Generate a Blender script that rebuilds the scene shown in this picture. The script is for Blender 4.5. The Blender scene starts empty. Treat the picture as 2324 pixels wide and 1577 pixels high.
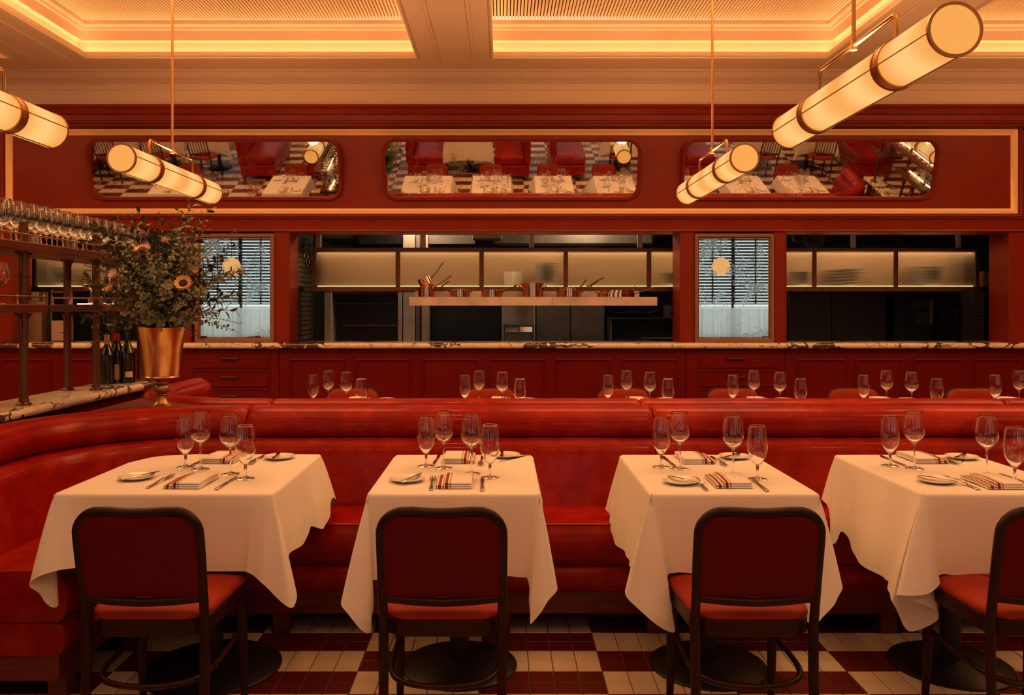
import bpy, math, random
from mathutils import Vector, Matrix
R = random.Random(7)
PI = math.pi
sc = bpy.context.scene
COL = sc.collection
# ------------------------------------------------------------------ camera, world, exposure, lights
F, CX, CY, HC = 1886.0, 1140.0, 695.0, 1.404      # focal length in pixels, vanishing point, camera height
cam = bpy.data.cameras.new('camera'); camo = bpy.data.objects.new('camera', cam); COL.objects.link(camo)
camo.location = (0, 0, HC); camo.rotation_euler = (PI/2, 0, 0)
cam.sensor_width = 36.0; cam.sensor_fit = 'HORIZONTAL'; cam.lens = F/2324*36
cam.shift_x = (1162-CX)/2324; cam.shift_y = -(788.5-CY)/2324; cam.clip_end = 100
sc.camera = camo
sc.view_settings.view_transform = 'Standard'; sc.view_settings.look = 'None'
sc.view_settings.exposure = 0.0; sc.view_settings.gamma = 1.0; sc.view_settings.use_curve_mapping = False
cy = sc.cycles
cy.use_denoising = True; cy.max_bounces = 10; cy.diffuse_bounces = 3; cy.glossy_bounces = 5
cy.transmission_bounces = 8; cy.transparent_max_bounces = 12; cy.sample_clamp_indirect = 4.0
cy.caustics_reflective = False; cy.caustics_refractive = False
w = bpy.data.worlds.new('daylight'); sc.world = w; w.use_nodes = True
w.node_tree.nodes['Background'].inputs[0].default_value = (0.80, 0.92, 0.95, 1)
w.node_tree.nodes['Background'].inputs[1].default_value = 1.1
WARM = (1.0, 0.455, 0.18)
def light(kind, name, loc, energy, color=WARM, rot=(0, 0, 0), **kw):
    l = bpy.data.lights.new(name, kind); l.energy = energy; l.color = color
    for k, v in kw.items(): setattr(l, k, v)
    o = bpy.data.objects.new(name, l); o.location = loc; o.rotation_euler = rot; COL.objects.link(o)
    return o
# recessed downlights over the aisle and the tables (out of the frame, in the ceiling)
for y, e in ((-1.6, 16), (0.7, 29), (2.7, 20), (4.75, 8)):
    for x in (-6.6, -4.4, -2.75, -0.42, 1.4, 3.2, 5.0, 7.2):
        light('SPOT', 'downlight', (x, y, 3.57), e*(.3 if x == -2.75 and y < 3 else 1), spot_size=2.5, spot_blend=0.8, shadow_soft_size=0.07)
# coffer light over the parts of the room behind the camera
for x in (-5.8, -2.2, 1.4, 5.0):
    for y in (-1.65, 2.15):
        light('AREA', 'coffer_fill_light', (x, y, 3.85), 18, shape='RECTANGLE', size=2.6, size_y=2.6)
for x in (-5.8, -2.2, 1.4, 5.0):  # added fill panels out of view, to brighten the frieze and wall panels
    light('AREA', 'coffer_fill_light', (x, 5.05, 3.91), 54, shape='RECTANGLE', size=2.6, size_y=1.3)
# daylight through the front windows
for x in (-6.3, -2.6, 1.6, 5.6):
    light('AREA', 'daylight', (x, -4.6, 1.9), 21, (0.92, 1.0, 0.95), (PI/2, 0, 0), shape='RECTANGLE', size=2.3, size_y=2.9)
# kitchen lamps
for x, e in ((-0.9, 34.0), (0.9, 34.0), (3.6, 1.5), (-4.0, 18.0)):
    light('POINT', 'kitchen_lamp', (x, 9.0, 2.45), e, (1, .72, .45), shadow_soft_size=.12)

# ------------------------------------------------------------------ helpers
def at(px, py, Y): return Vector(((px-CX)*Y/F, Y, HC-(py-CY)*Y/F))
def X_(px, Y): return (px-CX)*Y/F
def Z_(py, Y): return HC-(py-CY)*Y/F
class MB:
    def __init__(s): s.v = []; s.f = []; s.uv = None
    def add(s, vs, fs):
        b = len(s.v); s.v += [tuple(p) for p in vs]; s.f += [tuple(i+b for i in f) for f in fs]; return s
    def box(s, x0, x1, y0, y1, z0, z1, c=0.0):
        if c <= 0:
            vs = [(x, y, z) for z in (z0, z1) for y in (y0, y1) for x in (x0, x1)]
            return s.add(vs, [(0,2,3,1),(4,5,7,6),(0,1,5,4),(2,6,7,3),(0,4,6,2),(1,3,7,5)])
        vs = []; 
        for sx, X in ((-1, x0), (1, x1)):
            for sy, Y in ((-1, y0), (1, y1)):
                for sz, Z in ((-1, z0), (1, z1)):
                    vs += [(X, Y-sy*c, Z-sz*c), (X-sx*c, Y, Z-sz*c), (X-sx*c, Y-sy*c, Z)]
        def i(a, b, d, k): return ((a*2+b)*2+d)*3+k
        fs = []
        fs += [(i(0,0,0,0),i(0,0,1,0),i(0,1,1,0),i(0,1,0,0)), (i(1,0,0,0),i(1,1,0,0),i(1,1,1,0),i(1,0,1,0)),
               (i(0,0,0,1),i(1,0,0,1),i(1,0,1,1),i(0,0,1,1)), (i(0,1,0,1),i(0,1,1,1),i(1,1,1,1),i(1,1,0,1)),
               (i(0,0,0,2),i(0,1,0,2),i(1,1,0,2),i(1,0,0,2)), (i(0,0,1,2),i(1,0,1,2),i(1,1,1,2),i(0,1,1,2))]
        for d in (0, 1):
            for b in (0, 1):
                fs.append((i(0,b,d,1), i(1,b,d,1), i(1,b,d,2), i(0,b,d,2)))
            for a in (0, 1):
                fs.append((i(a,0,d,0), i(a,1,d,0), i(a,1,d,2), i(a,0,d,2)))
        for a in (0, 1):
            for b in (0, 1): fs.append((i(a,b,0,0), i(a,b,1,0), i(a,b,1,1), i(a,b,0,1)))
        for a in (0, 1):
            for b in (0, 1):
                for d in (0, 1): fs.append((i(a,b,d,0), i(a,b,d,1), i(a,b,d,2)))
        return s.add(vs, fs)
    def lathe(s, prof, n=24, cx=0, cyy=0, z0=0, M=None):
        vs = []; fs = []; m = len(prof)
        for r, z in prof:
            for k in range(n):
                a = 2*PI*k/n; p = Vector((cx+r*math.cos(a), cyy+r*math.sin(a), z0+z)); vs.append(M @ p if M else p)
        for j in range(m-1):
            for k in range(n): fs.append((j*n+k, j*n+(k+1)%n, (j+1)*n+(k+1)%n, (j+1)*n+k))
        if prof[0][0] > 1e-4: fs.append(tuple(range(n))[::-1])
        if prof[-1][0] > 1e-4: fs.append(tuple((m-1)*n+k for k in range(n)))
        return s.add(vs, fs)
    def tube(s, pts, r, n=8, closed=False, ry=None, caps=True, up=(0, 0, 1)):
        pts = [Vector(p) for p in pts]; N = len(pts); vs = []; fs = []
        rr = r if isinstance(r, (list, tuple)) else [r]*N
        prev = None
        for i, p in enumerate(pts):
            a = pts[(i-1) % N] if (closed or i) else p; b = pts[(i+1) % N] if (closed or i < N-1) else p
            t = (b-a).normalized()
            if prev is None:
                u = Vector(up); 
                if abs(t.dot(u)) > .95: u = Vector((1, 0, 0)) if abs(t.x) < .9 else Vector((0, 1, 0))
                u = (u-t*t.dot(u)).normalized()
            else: u = (prev-t*t.dot(prev)).normalized()
            prev = u; v = t.cross(u); k2 = (ry/r if ry and not isinstance(r, (list, tuple)) else 1)
            for k in range(n):
                ang = 2*PI*(k+.5)/n; vs.append(p+u*rr[i]*math.cos(ang)+v*rr[i]*k2*math.sin(ang))
        for i in range(N if closed else N-1):
            for k in range(n): fs.append((i*n+k, i*n+(k+1)%n, ((i+1)%N)*n+(k+1)%n, ((i+1)%N)*n+k))
        if caps and not closed: fs += [tuple(range(n))[::-1], tuple((N-1)*n+k for k in range(n))]
        return s.add(vs, fs)
    def cyl(s, p, q, r, n=12): return s.tube([p, q], r, n)
    def extrude(s, poly, a, b, axis='x', closed=True):   # poly of (u,v): axis x -> (y,z); z -> (x,y); y -> (x,z)
        def P(u, v, t): return (t, u, v) if axis == 'x' else (u, t, v) if axis == 'y' else (u, v, t)
        n = len(poly); vs = [P(u, v, a) for u, v in poly]+[P(u, v, b) for u, v in poly]
        fs = [(k, (k+1) % n, n+(k+1) % n, n+k) for k in range(n if closed else n-1)]
        if closed: fs += [tuple(range(n))[::-1], tuple(range(n, 2*n))]
        return s.add(vs, fs)
    def rings(s, rings, caps=True, closed=False, wrap=True):
        n = len(rings[0]); vs = [p for r in rings for p in r]; m = len(rings); fs = []
        for j in range(m if closed else m-1):
            for k in range(n if wrap else n-1): fs.append((j*n+k, j*n+(k+1) % n, ((j+1)%m)*n+(k+1) % n, ((j+1)%m)*n+k))
        if caps: fs += [tuple(range(n))[::-1], tuple((m-1)*n+k for k in range(n))]
        return s.add(vs, fs)
    def xf(s, M): s.v = [tuple(M @ Vector(p)) for p in s.v]; return s
    def build(s, name, mat, parent=None, smooth=True, ang=32, loc=None):
        me = bpy.data.meshes.new(name); me.from_pydata(s.v, [], s.f)
        import bmesh
        b = bmesh.new(); b.from_mesh(me); bmesh.ops.recalc_face_normals(b, faces=b.faces); b.to_mesh(me); b.free()
        if smooth:
            me.polygons.foreach_set('use_smooth', [True]*len(me.polygons)); me.set_sharp_from_angle(angle=math.radians(ang))
        if isinstance(mat, (list, tuple)):
            for m in mat: me.materials.append(m)
        else: me.materials.append(mat)
        return link(name, me, parent, loc)
def link(name, data, parent=None, loc=None):
    o = bpy.data.objects.new(name, data); COL.objects.link(o)
    if parent: o.parent = parent
    if loc is not None: o.location = loc
    return o
def tag(o, label, cat, group=None, kind=None):
    o['label'] = label; o['category'] = cat
    if group: o['group'] = group
    if kind: o['kind'] = kind
    return o
def thing(name, label, cat, loc=(0, 0, 0), rz=0, group=None, kind=None):
    o = link(name, None); o.location = loc; o.rotation_euler = (0, 0, rz); return tag(o, label, cat, group, kind)
KIDS = {}
def kids(o):
    return list(o.children)
def dup(o, loc=None, rot=None, label=None, group=None, parent=None):
    c = o.copy(); COL.objects.link(c)
    if parent: c.parent = parent
    if loc is not None: c.location = loc
    if rot is not None: c.rotation_euler = rot
    if label: c['label'] = label
    if group: c['group'] = group
    for k in kids(o): dup(k, parent=c)
    return c
def lerp(a, b, t): return a+(b-a)*t
def smoothpath(pts, sub=6, closed=False):
    pts = [Vector(p) for p in pts]; n = len(pts); out = []
    for i in range(n if closed else n-1):
        p0 = pts[(i-1) % n] if (closed or i > 0) else pts[0]; p1 = pts[i]; p2 = pts[(i+1) % n]
        p3 = pts[(i+2) % n] if (closed or i+2 < n) else pts[-1]
        for k in range(sub):
            t = k/sub
            out.append(.5*((2*p1)+(p2-p0)*t+(2*p0-5*p1+4*p2-p3)*t*t+(3*p1-p0-3*p2+p3)*t**3))
    if not closed: out.append(pts[-1])
    return out
def rrect(x0, x1, y0, y1, r, n=6):
    out = []
    for cx, cyy, a0 in ((x1-r, y0+r, -PI/2), (x1-r, y1-r, 0), (x0+r, y1-r, PI/2), (x0+r, y0+r, PI)):
        for k in range(n+1):
            a = a0+PI/2*k/n; out.append((cx+r*math.cos(a), cyy+r*math.sin(a)))
    return out

# ------------------------------------------------------------------ materials
class NT:
    def __init__(s, name):
        s.m = bpy.data.materials.new(name); s.m.use_nodes = True; s.t = s.m.node_tree; s.n = s.t.nodes
        for x in list(s.n): s.n.remove(x)
        s.out = s.n.new('ShaderNodeOutputMaterial')
    def new(s, kind, **kw):
        n = s.n.new(kind)
        for k, v in kw.items():
            if k.startswith('i_'):
                key = k[2:]; key = int(key) if key.isdigit() else key.replace('_', ' ')
                s.set(n.inputs[key], v)
            else: setattr(n, k, v)
        return n
    def set(s, inp, v):
        if hasattr(v, 'is_output') or isinstance(v, bpy.types.NodeSocket): s.t.links.new(v, inp)
        else: inp.default_value = (*v, 1) if (isinstance(v, tuple) and len(v) == 3 and inp.type == 'RGBA') else v
    def coord(s, kind='Object'): return s.new('ShaderNodeTexCoord').outputs[kind]
    def mapping(s, vec, scale=(1, 1, 1), rot=(0, 0, 0)):
        return s.new('ShaderNodeMapping', i_Vector=vec, i_Scale=scale, i_Rotation=rot).outputs[0]
    def noise(s, vec, scale, detail=3, rough=.5, dist=0):
        return s.new('ShaderNodeTexNoise', i_Vector=vec, i_Scale=scale, i_Detail=detail, i_Roughness=rough, i_Distortion=dist).outputs[0]
    def ramp(s, fac, stops, interp='LINEAR'):
        r = s.new('ShaderNodeValToRGB', i_Fac=fac); e = r.color_ramp; e.interpolation = interp
        while len(e.elements) < len(stops): e.elements.new(.5)
        for k, (p, c) in enumerate(stops):
            e.elements[k].position = p; e.elements[k].color = (*c, 1) if isinstance(c, tuple) else (c, c, c, 1)
        return r.outputs[0]
    def mix(s, fac, a, b):
        n = s.new('ShaderNodeMix', data_type='RGBA'); s.set(n.inputs[0], fac); s.set(n.inputs[6], a); s.set(n.inputs[7], b); return n.outputs[2]
    def math(s, op, a, b=0.0):
        n = s.new('ShaderNodeMath', operation=op); s.set(n.inputs[0], a); s.set(n.inputs[1], b); return n.outputs[0]
    def bump(s, h, strength=.2, dist=.01):
        return s.new('ShaderNodeBump', i_Height=h, i_Strength=strength, i_Distance=dist).outputs[0]
    def bsdf(s, **kw):
        b = s.new('ShaderNodeBsdfPrincipled')
        for k, v in kw.items(): s.set(b.inputs[k.replace('_', ' ')], v)
        s.t.links.new(b.outputs[0], s.out.inputs[0]); return b
def simple(name, col, rough=.5, metal=0, coat=0, var=None, bump=None, spec=.5):
    t = NT(name); c = t.coord(); base = col
    if var: base = t.mix(t.ramp(t.noise(c, var[0], 4), [(.35, 0.0), (.65, 1.0)]), col, var[1])
    b = t.bsdf(Base_Color=base, Roughness=rough, Metallic=metal, Coat_Weight=coat, Coat_Roughness=.15)
    b.inputs['Specular IOR Level'].default_value = spec
    if bump: t.set(b.inputs['Normal'], t.bump(t.noise(c, bump[0], 4), bump[1], .004))
    return t.m
RED = simple('red_lacquer', (.24, .024, .006), .36, var=(3, (.21, .020, .0055)), bump=(40, .05), spec=.2)
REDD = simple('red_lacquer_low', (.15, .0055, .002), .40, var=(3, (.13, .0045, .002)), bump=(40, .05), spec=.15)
GOLD = simple('aged_gold', (.95, .62, .27), .42, .15, bump=(60, .08))
PLASTER = simple('cream_plaster', (.76, .59, .42), .75, var=(2, (.73, .56, .39)))
SLATM = simple('pale_slat_wood', (.95, .79, .54), .6, var=(6, (.91, .74, .49)))
DARKVOID = simple('dark_void', (.05, .035, .02), .9)
BRASS = simple('antique_brass', (.50, .27, .11), .34, 1, bump=(80, .05))
BRASSD = simple('dark_bronze', (.17, .075, .040), .38, .8, bump=(60, .06))
WALNUT = simple('dark_stained_wood', (.026, .0065, .0035), .34, coat=.0, var=(12, (.018, .0045, .0028)), spec=.2)
SHELFW = simple('mahogany_shelf', (.12, .022, .012), .38, var=(10, (.09, .016, .009)))
BLACK = simple('black_iron', (.006, .005, .005), .45)
STEEL = simple('brushed_steel', (.50, .42, .34), .42, .3, var=(5, (.42, .35, .28)), bump=(30, .08))
STEELP = simple('pale_steel_shelf', (.80, .70, .58), .5, .25, var=(4, (.55, .46, .38)))
STEELD = simple('dull_dark_steel', (.20, .165, .13), .5, .3, var=(4, (.14, .115, .09)))
KBLACK = simple('kitchen_black', (.006, .006, .005), .4)
KDARK = simple('kitchen_dark', (.03, .026, .02), .6)
TAN = simple('tan_board', (.42, .31, .21), .7)
COPPER = simple('polished_copper', (.95, .54, .34), .05, 1, var=(9, (.88, .46, .27)))
CASTB = simple('bronze_handle', (.36, .20, .12), .32, 1)
SILVER = simple('silver_cutlery', (.62, .57, .5), .14, 1)
CHINA = simple('white_china', (.80, .77, .72), .16, coat=.4)
PLANT_A = simple('eucalyptus_leaf', (.17, .20, .12), .6, var=(30, (.12, .15, .085)))
PLANT_B = simple('dark_laurel_leaf', (.045, .07, .035), .45, var=(30, (.065, .085, .04)))
PLANT_C = simple('silver_green_leaf', (.26, .28, .17), .6, var=(30, (.19, .22, .12)))
STEMM = simple('plant_stem', (.12, .08, .04), .7)
PETAL = simple('peach_petal', (.80, .50, .22), .6, var=(20, (.70, .38, .14)))
PETALW = simple('white_petal', (.78, .66, .5), .6)
SEED = simple('flower_heart', (.035, .012, .006), .8, bump=(200, .6))
CAP_R = simple('red_capsule', (.55, .02, .02), .3, .3)
CAP_T = simple('tan_capsule', (.55, .30, .12), .4, .3)
PAPER = simple('label_paper', (.72, .66, .56), .7)
TILEC = simple('cream_tile', (.90, .76, .57), .38, var=(7, (.84, .69, .50)), bump=(25, .05))
TILER = simple('oxblood_tile', (.15, .012, .006), .36, var=(7, (.115, .009, .005)), bump=(25, .05))
GROUT = simple('grout', (.20, .13, .085), .9)
BRICKG = simple('green_glazed_brick', (.035, .040, .028), .16, coat=.5, var=(6, (.022, .026, .018)))
FABRICD = simple('chair_back_cloth', (.105, .0022, .0016), .7, bump=(300, .12), spec=.12)
FABRICS = simple('chair_seat_leather', (.27, .022, .007), .5, bump=(120, .12), spec=.15)
WALLP = simple('warm_wall_paint', (.42, .24, .14), .8)
BLINDM = simple('black_blind', (.012, .011, .010), .5)
def m_leather():
    t = NT('red_leather'); c = t.coord()
    n1 = t.noise(c, 3.2, 6, .62, .4); n2 = t.noise(c, 14, 5, .65)
    f = t.math('ADD', t.math('MULTIPLY', n1, .65), t.math('MULTIPLY', n2, .35))
    col = t.ramp(f, [(.30, (.16, .0028, .0012)), (.5, (.265, .0060, .0022)), (.70, (.42, .026, .0085))])
    b = t.bsdf(Base_Color=col, Roughness=t.ramp(f, [(.3, .30), (.7, .42)]), Coat_Weight=.26, Coat_Roughness=.14)
    b.inputs['Specular IOR Level'].default_value = .07
    h = t.math('ADD', t.noise(c, 9, 3), t.math('MULTIPLY', t.noise(c, 220, 2), .12))
    t.set(b.inputs['Normal'], t.bump(h, .22, .012)); return t.m
LEATHER = m_leather()
def m_wood():
    t = NT('red_stained_wood'); c = t.mapping(t.coord(), (1.2, 9, 14))
    n = t.noise(c, 3, 5, .6, 1.2)
    t.bsdf(Base_Color=t.ramp(n, [(.35, (.10, .014, .008)), (.7, (.19, .028, .014))]), Roughness=.4); return t.m
BASEW = m_wood()
def m_marble():
    t = NT('veined_marble'); c = t.coord()
    d = t.noise(c, 2.2, 5, .6); v = t.new('ShaderNodeVectorMath', operation='MULTIPLY_ADD')
    t.set(v.inputs[0], t.new('ShaderNodeTexNoise', i_Vector=c, i_Scale=2.6, i_Detail=6.0).outputs['Color']); v.inputs[1].default_value = (.9, .9, .9); t.set(v.inputs[2], c)
    vo = t.new('ShaderNodeTexVoronoi', feature='DISTANCE_TO_EDGE', i_Vector=v.outputs[0], i_Scale=3.4)
    thick = t.ramp(t.noise(c, 1.7, 3), [(.44, .008), (.66, .18)])
    vein = t.math('LESS_THAN', vo.outputs['Distance'], thick)
    edge = t.math('DIVIDE', vo.outputs['Distance'], thick)
    veinc = t.ramp(t.noise(c, 30, 4), [(.3, (.045, .018, .014)), (.62, (.12, .06, .04)), (.72, (.55, .42, .30))])
    base = t.ramp(t.noise(c, 6, 5), [(.3, (.86, .73, .54)), (.6, (.88, .77, .60)), (.8, (.74, .56, .36))])
    fine = t.ramp(t.noise(c, 5.5, 8, .65, .8), [(.485, 0.0), (.5, .55), (.515, 0.0)])
    base = t.mix(fine, base, (.38, .24, .15))
    t.bsdf(Base_Color=t.mix(vein, base, veinc), Roughness=.12, Coat_Weight=.3, Coat_Roughness=.05); return t.m
MARBLE = m_marble()
def m_cloth():
    t = NT('white_tablecloth'); c = t.coord(); uv = t.coord('UV')
    sep = t.new('ShaderNodeSeparateXYZ', i_0=uv).outputs[1]
    hem = t.ramp(sep, [(.935, 0.0), (.942, 1.0), (.949, 0.0)])
    wv = t.noise(t.mapping(c, (1, 1, 1)), 700, 1)
    b = t.bsdf(Base_Color=t.mix(t.math('MULTIPLY', hem, .35), (.82, .79, .75), (.6, .5, .42)), Roughness=.85, Sheen_Weight=.15)
    b.inputs['Specular IOR Level'].default_value = .2
    t.set(b.inputs['Normal'], t.bump(t.math('ADD', wv, t.noise(c, 5, 3)), .1, .006)); return t.m
CLOTH = m_cloth()
def m_napkin():
    t = NT('striped_napkin'); x = t.new('ShaderNodeSeparateXYZ', i_0=t.coord()).outputs[0]
    k = t.math('ADD', t.math('MULTIPLY', x, 5.0), .5)           # -.1..+.1 m -> 0..1
    W = (.80, .76, .72); RD = (.24, .03, .025); TN = (.36, .25, .16)
    st = [(0, W)]
    def band(a, b, c): st.extend([(a*5+.5, c), (b*5+.5, W)])
    band(-.088, -.083, TN); band(-.077, -.062, RD); band(-.055, -.049, TN); band(-.043, -.029, RD); band(-.022, -.016, TN)
    t.bsdf(Base_Color=t.ramp(k, st, 'CONSTANT'), Roughness=.9); return t.m
NAPKIN = m_napkin()
def m_glass(name='clear_glass', tint=(1, 1, 1), f0=.07):
    t = NT(name); lw = t.new('ShaderNodeLayerWeight', i_Blend=.5).outputs['Facing']
    f = t.math('ADD', t.math('MULTIPLY', t.math('POWER', lw, 4.0), .90), f0)
    a = t.new('ShaderNodeBsdfTransparent', i_Color=tint); g = t.new('ShaderNodeBsdfGlossy', i_Roughness=0.0)
    m = t.new('ShaderNodeMixShader'); t.set(m.inputs[0], f); t.set(m.inputs[1], a.outputs[0]); t.set(m.inputs[2], g.outputs[0])
    t.t.links.new(m.outputs[0], t.out.inputs[0]); return t.m
GLASS = m_glass()
def m_real():
    t = NT('real_glass'); b = t.bsdf(Base_Color=(1, 1, 1), Roughness=0.0, Transmission_Weight=1.0, IOR=1.45)
    return t.m
GLASSR = m_real()
STEMG = simple('stem_glass', (1, 1, 1), 0.0); STEMG.node_tree.nodes['Principled BSDF'].inputs['Transmission Weight'].default_value = 1.0
BOTTLE = simple('dark_bottle_glass', (.006, .007, .004), .06, coat=.6)
def m_reeded():
    t = NT('reeded_glass'); c = t.coord()
    wv = t.new('ShaderNodeTexWave', wave_type='BANDS', bands_direction='X', i_Vector=c, i_Scale=62.0)
    b = t.bsdf(Base_Color=(.95, .93, .9), Roughness=.05, Transmission_Weight=1.0, IOR=1.15)
    t.set(b.inputs['Normal'], t.bump(wv.outputs[0], .4, .003))
    tr = t.new('ShaderNodeBsdfTranslucent', i_Color=(.62, .52, .42)); m = t.new('ShaderNodeMixShader', i_0=.2)
    t.t.links.new(b.outputs[0], m.inputs[1]); t.t.links.new(tr.outputs[0], m.inputs[2]); t.t.links.new(m.outputs[0], t.out.inputs[0])
    return t.m
REEDED = m_reeded()
def m_mirror(name, dark, col):
    t = NT(name); c = t.coord()
    n = t.noise(c, 5, 7, .68, .3); s2 = t.noise(c, 60, 4, .7)
    blot = t.ramp(t.math('ADD', t.math('MULTIPLY', n, .55), t.math('MULTIPLY', s2, .45)), [(.52, 0.0), (.64, dark), (.76, min(1, dark*1.6))])
    t.bsdf(Base_Color=t.mix(blot, col, (.20, .17, .13)), Metallic=1.0, Roughness=t.math('ADD', t.math('MULTIPLY', blot, .25), .015)); return t.m
MIRROR = m_mirror('antique_mirror', .45, (.80, .78, .74)); MIRRORW = m_mirror('antique_mirror_grey', .55, (.52, .54, .51))
def m_lamp():
    t = NT('lit_opal_glass'); z = t.new('ShaderNodeSeparateXYZ', i_0=t.coord()).outputs[1]
    wv = t.math('MULTIPLY', t.math('COSINE', t.math('MULTIPLY', z, 2*PI/.37)), -.5)
    f = t.math('ADD', wv, .5); n = t.noise(t.coord(), 6, 2)
    col = t.ramp(t.math('ADD', t.math('MULTIPLY', f, .6), t.math('MULTIPLY', n, .4)), [(.2, (.97, .39, .085)), (.8, (1.0, .60, .20))])
    e = t.new('ShaderNodeEmission', i_Color=col, i_Strength=1.0); t.t.links.new(e.outputs[0], t.out.inputs[0]); return t.m
LAMP = m_lamp()
def emit(name, col, s):
    t = NT(name); e = t.new('ShaderNodeEmission', i_Color=col, i_Strength=s); t.t.links.new(e.outputs[0], t.out.inputs[0]); return t.m
GLOBE = emit('lit_globe', (1, .50, .17), 1.5)
LED = emit('led_strip', (1, .55, .22), 5.0)
LEDB = emit('bar_led_strip', (1, .55, .22), 14.0)
def m_curtain():
    t = NT('cafe_curtain_cloth'); d = t.new('ShaderNodeBsdfDiffuse', i_Color=(.8, .8, .76)); tr = t.new('ShaderNodeBsdfTranslucent', i_Color=(.85, .88, .84))
    m = t.new('ShaderNodeMixShader', i_0=.72); t.t.links.new(d.outputs[0], m.inputs[1]); t.t.links.new(tr.outputs[0], m.inputs[2]); t.t.links.new(m.outputs[0], t.out.inputs[0]); return t.m
CURT = m_curtain()
# ------------------------------------------------------------------ room shell
XL, XR, YF, YB = -9.0, 10.0, -4.0, 8.0
def struct(name, label, cat, mat=None, mb=None, kind='structure', parent=None):
    o = mb.build(name, mat) if mb else link(name, None)
    return tag(o, label, cat, kind=kind)
TS, TX0, TY0 = 0.0942, 0.385, 3.199
floor = struct('floor', 'tiled restaurant floor in cream and oxblood blocks with dark grout', 'floor', GROUT, MB().box(XL, XR, YF, YB+2.6, -.1, -.004))
def tile_red(i, j): return ((i//5)+(j//2)) % 2 == 0
def tile_mesh(mat):
    h = TS/2-.0018; o = MB().box(-h, h, -h, h, -.01, 0, .0018).build('tile', mat, None, False); me = o.data
    bpy.data.objects.remove(o); return me
tm = (tile_mesh(TILEC), tile_mesh(TILER))
near = set()
for j in range(-2, 5):
    for i in range(-24, 18):
        near.add((i, j)); o = link('tile', tm[tile_red(i, j)], floor, (TX0+(i+.5)*TS, TY0+(j+.5)*TS, 0))
for red, mt in ((0, TILEC), (1, TILER)):
    m = MB(); h = TS/2-.0018
    for j in range(-76, 50):
        for i in range(-98, 101):
            if tile_red(i, j) == red and (i, j) not in near:
                x, y = TX0+(i+.5)*TS, TY0+(j+.5)*TS
                m.add([(x-h, y-h, 0), (x+h, y-h, 0), (x+h, y+h, 0), (x-h, y+h, 0)], [(0, 1, 2, 3)])
    o = m.build('tile_field', mt, floor, False); o['kind'] = 'stuff'
# ceiling with coffers
CZ = 3.60
cofx = [(-7.28, -4.32), (-3.694, -.733), (-.105, 2.884), (3.484, 6.47)]; cofy = [(4.25, 7.35), (.6, 3.7), (-3.2, .05)]
m = MB()
xs = [XL]+[v for c in cofx for v in c]+[XR]; ys = sorted([YF]+[v for c in cofy for v in c]+[7.78])
for a in range(len(xs)-1):
    for b in range(len(ys)-1):
        if a % 2 == 1 and b % 2 == 1: continue
        m.add([(xs[a], ys[b], CZ), (xs[a], ys[b+1], CZ), (xs[a+1], ys[b+1], CZ), (xs[a+1], ys[b], CZ)], [(0, 1, 2, 3)])
ceil = struct('ceiling', 'cream plaster ceiling with deep lit coffers and beams between them', 'ceiling', PLASTER, m)
def rect_rings(mb, x0, x1, y0, y1, prof):   # prof (outward offset, z)
    mb.rings([[(x0-b, y0-b, z), (x1+b, y0-b, z), (x1+b, y1+b, z), (x0-b, y1+b, z)] for b, z in prof], caps=False); return mb
cprof = [(0, 3.60), (0, 3.655), (.10, 3.655), (.10, 3.765), (.055, 3.772), (.055, 3.86), (.035, 3.866), (.03, 3.885), (.012, 3.892), (0, 3.90), (0, 3.935)]
lipp = [(-.028, 3.60), (-.026, 3.590), (-.012, 3.586), (-.004, 3.593), (0, 3.60)]
slm = MB().box(-.0100, .0100, -1.548, 1.548, 0, .022, .003).build('slat', SLATM); slme = slm.data; bpy.data.objects.remove(slm)
for r, (y0, y1) in enumerate(cofy):
    for k, (x0, x1) in enumerate(cofx):
        cm = MB(); rect_rings(cm, x0, x1, y0, y1, cprof); co = cm.build('coffer', PLASTER, ceil)
        rect_rings(MB(), x0, x1, y0, y1, lipp).build('coffer_lip', PLASTER, co)
        MB().box(x0-.02, x1+.02, y0-.02, y1+.02, 3.975, 3.98).build('coffer_top', DARKVOID, co, False)
        if r == 0 and k > 0:
            n = int((x1-x0)/.0288)
            for i in range(n): link('slat', slme, co, (x0+(i+.5)*(x1-x0)/n, (y0+y1)/2, 3.93))
        else:
            MB().box(x0-.01, x1+.01, y0-.01, y1+.01, 3.93, 3.95).build('slat_board', SLATM, co, False)
        if r == 0:
            e = 4.9
            light('AREA', 'cove_strip', ((x0+x1)/2, y1+.05, 3.662), e, WARM, (PI, 0, 0), shape='RECTANGLE', size=x1-x0+.1, size_y=.03)
            light('AREA', 'cove_strip', ((x0+x1)/2, y0-.05, 3.662), e, WARM, (PI, 0, 0), shape='RECTANGLE', size=x1-x0+.1, size_y=.03)
            for xx in (x0-.05, x1+.05): light('AREA', 'cove_strip', (xx, (y0+y1)/2, 3.662), e, WARM, (PI, 0, 0), shape='RECTANGLE', size=.03, size_y=y1-y0+.1)
# thin panel mouldings along the beams
for x in (-4.16, -3.86, -.567, -.258, 3.04, 3.33):
    MB().extrude([(x-.012, 3.601), (x-.008, 3.592), (x+.008, 3.592), (x+.012, 3.601)], 2.0, 7.46, 'y').build('beam_moulding', PLASTER, ceil)
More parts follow.
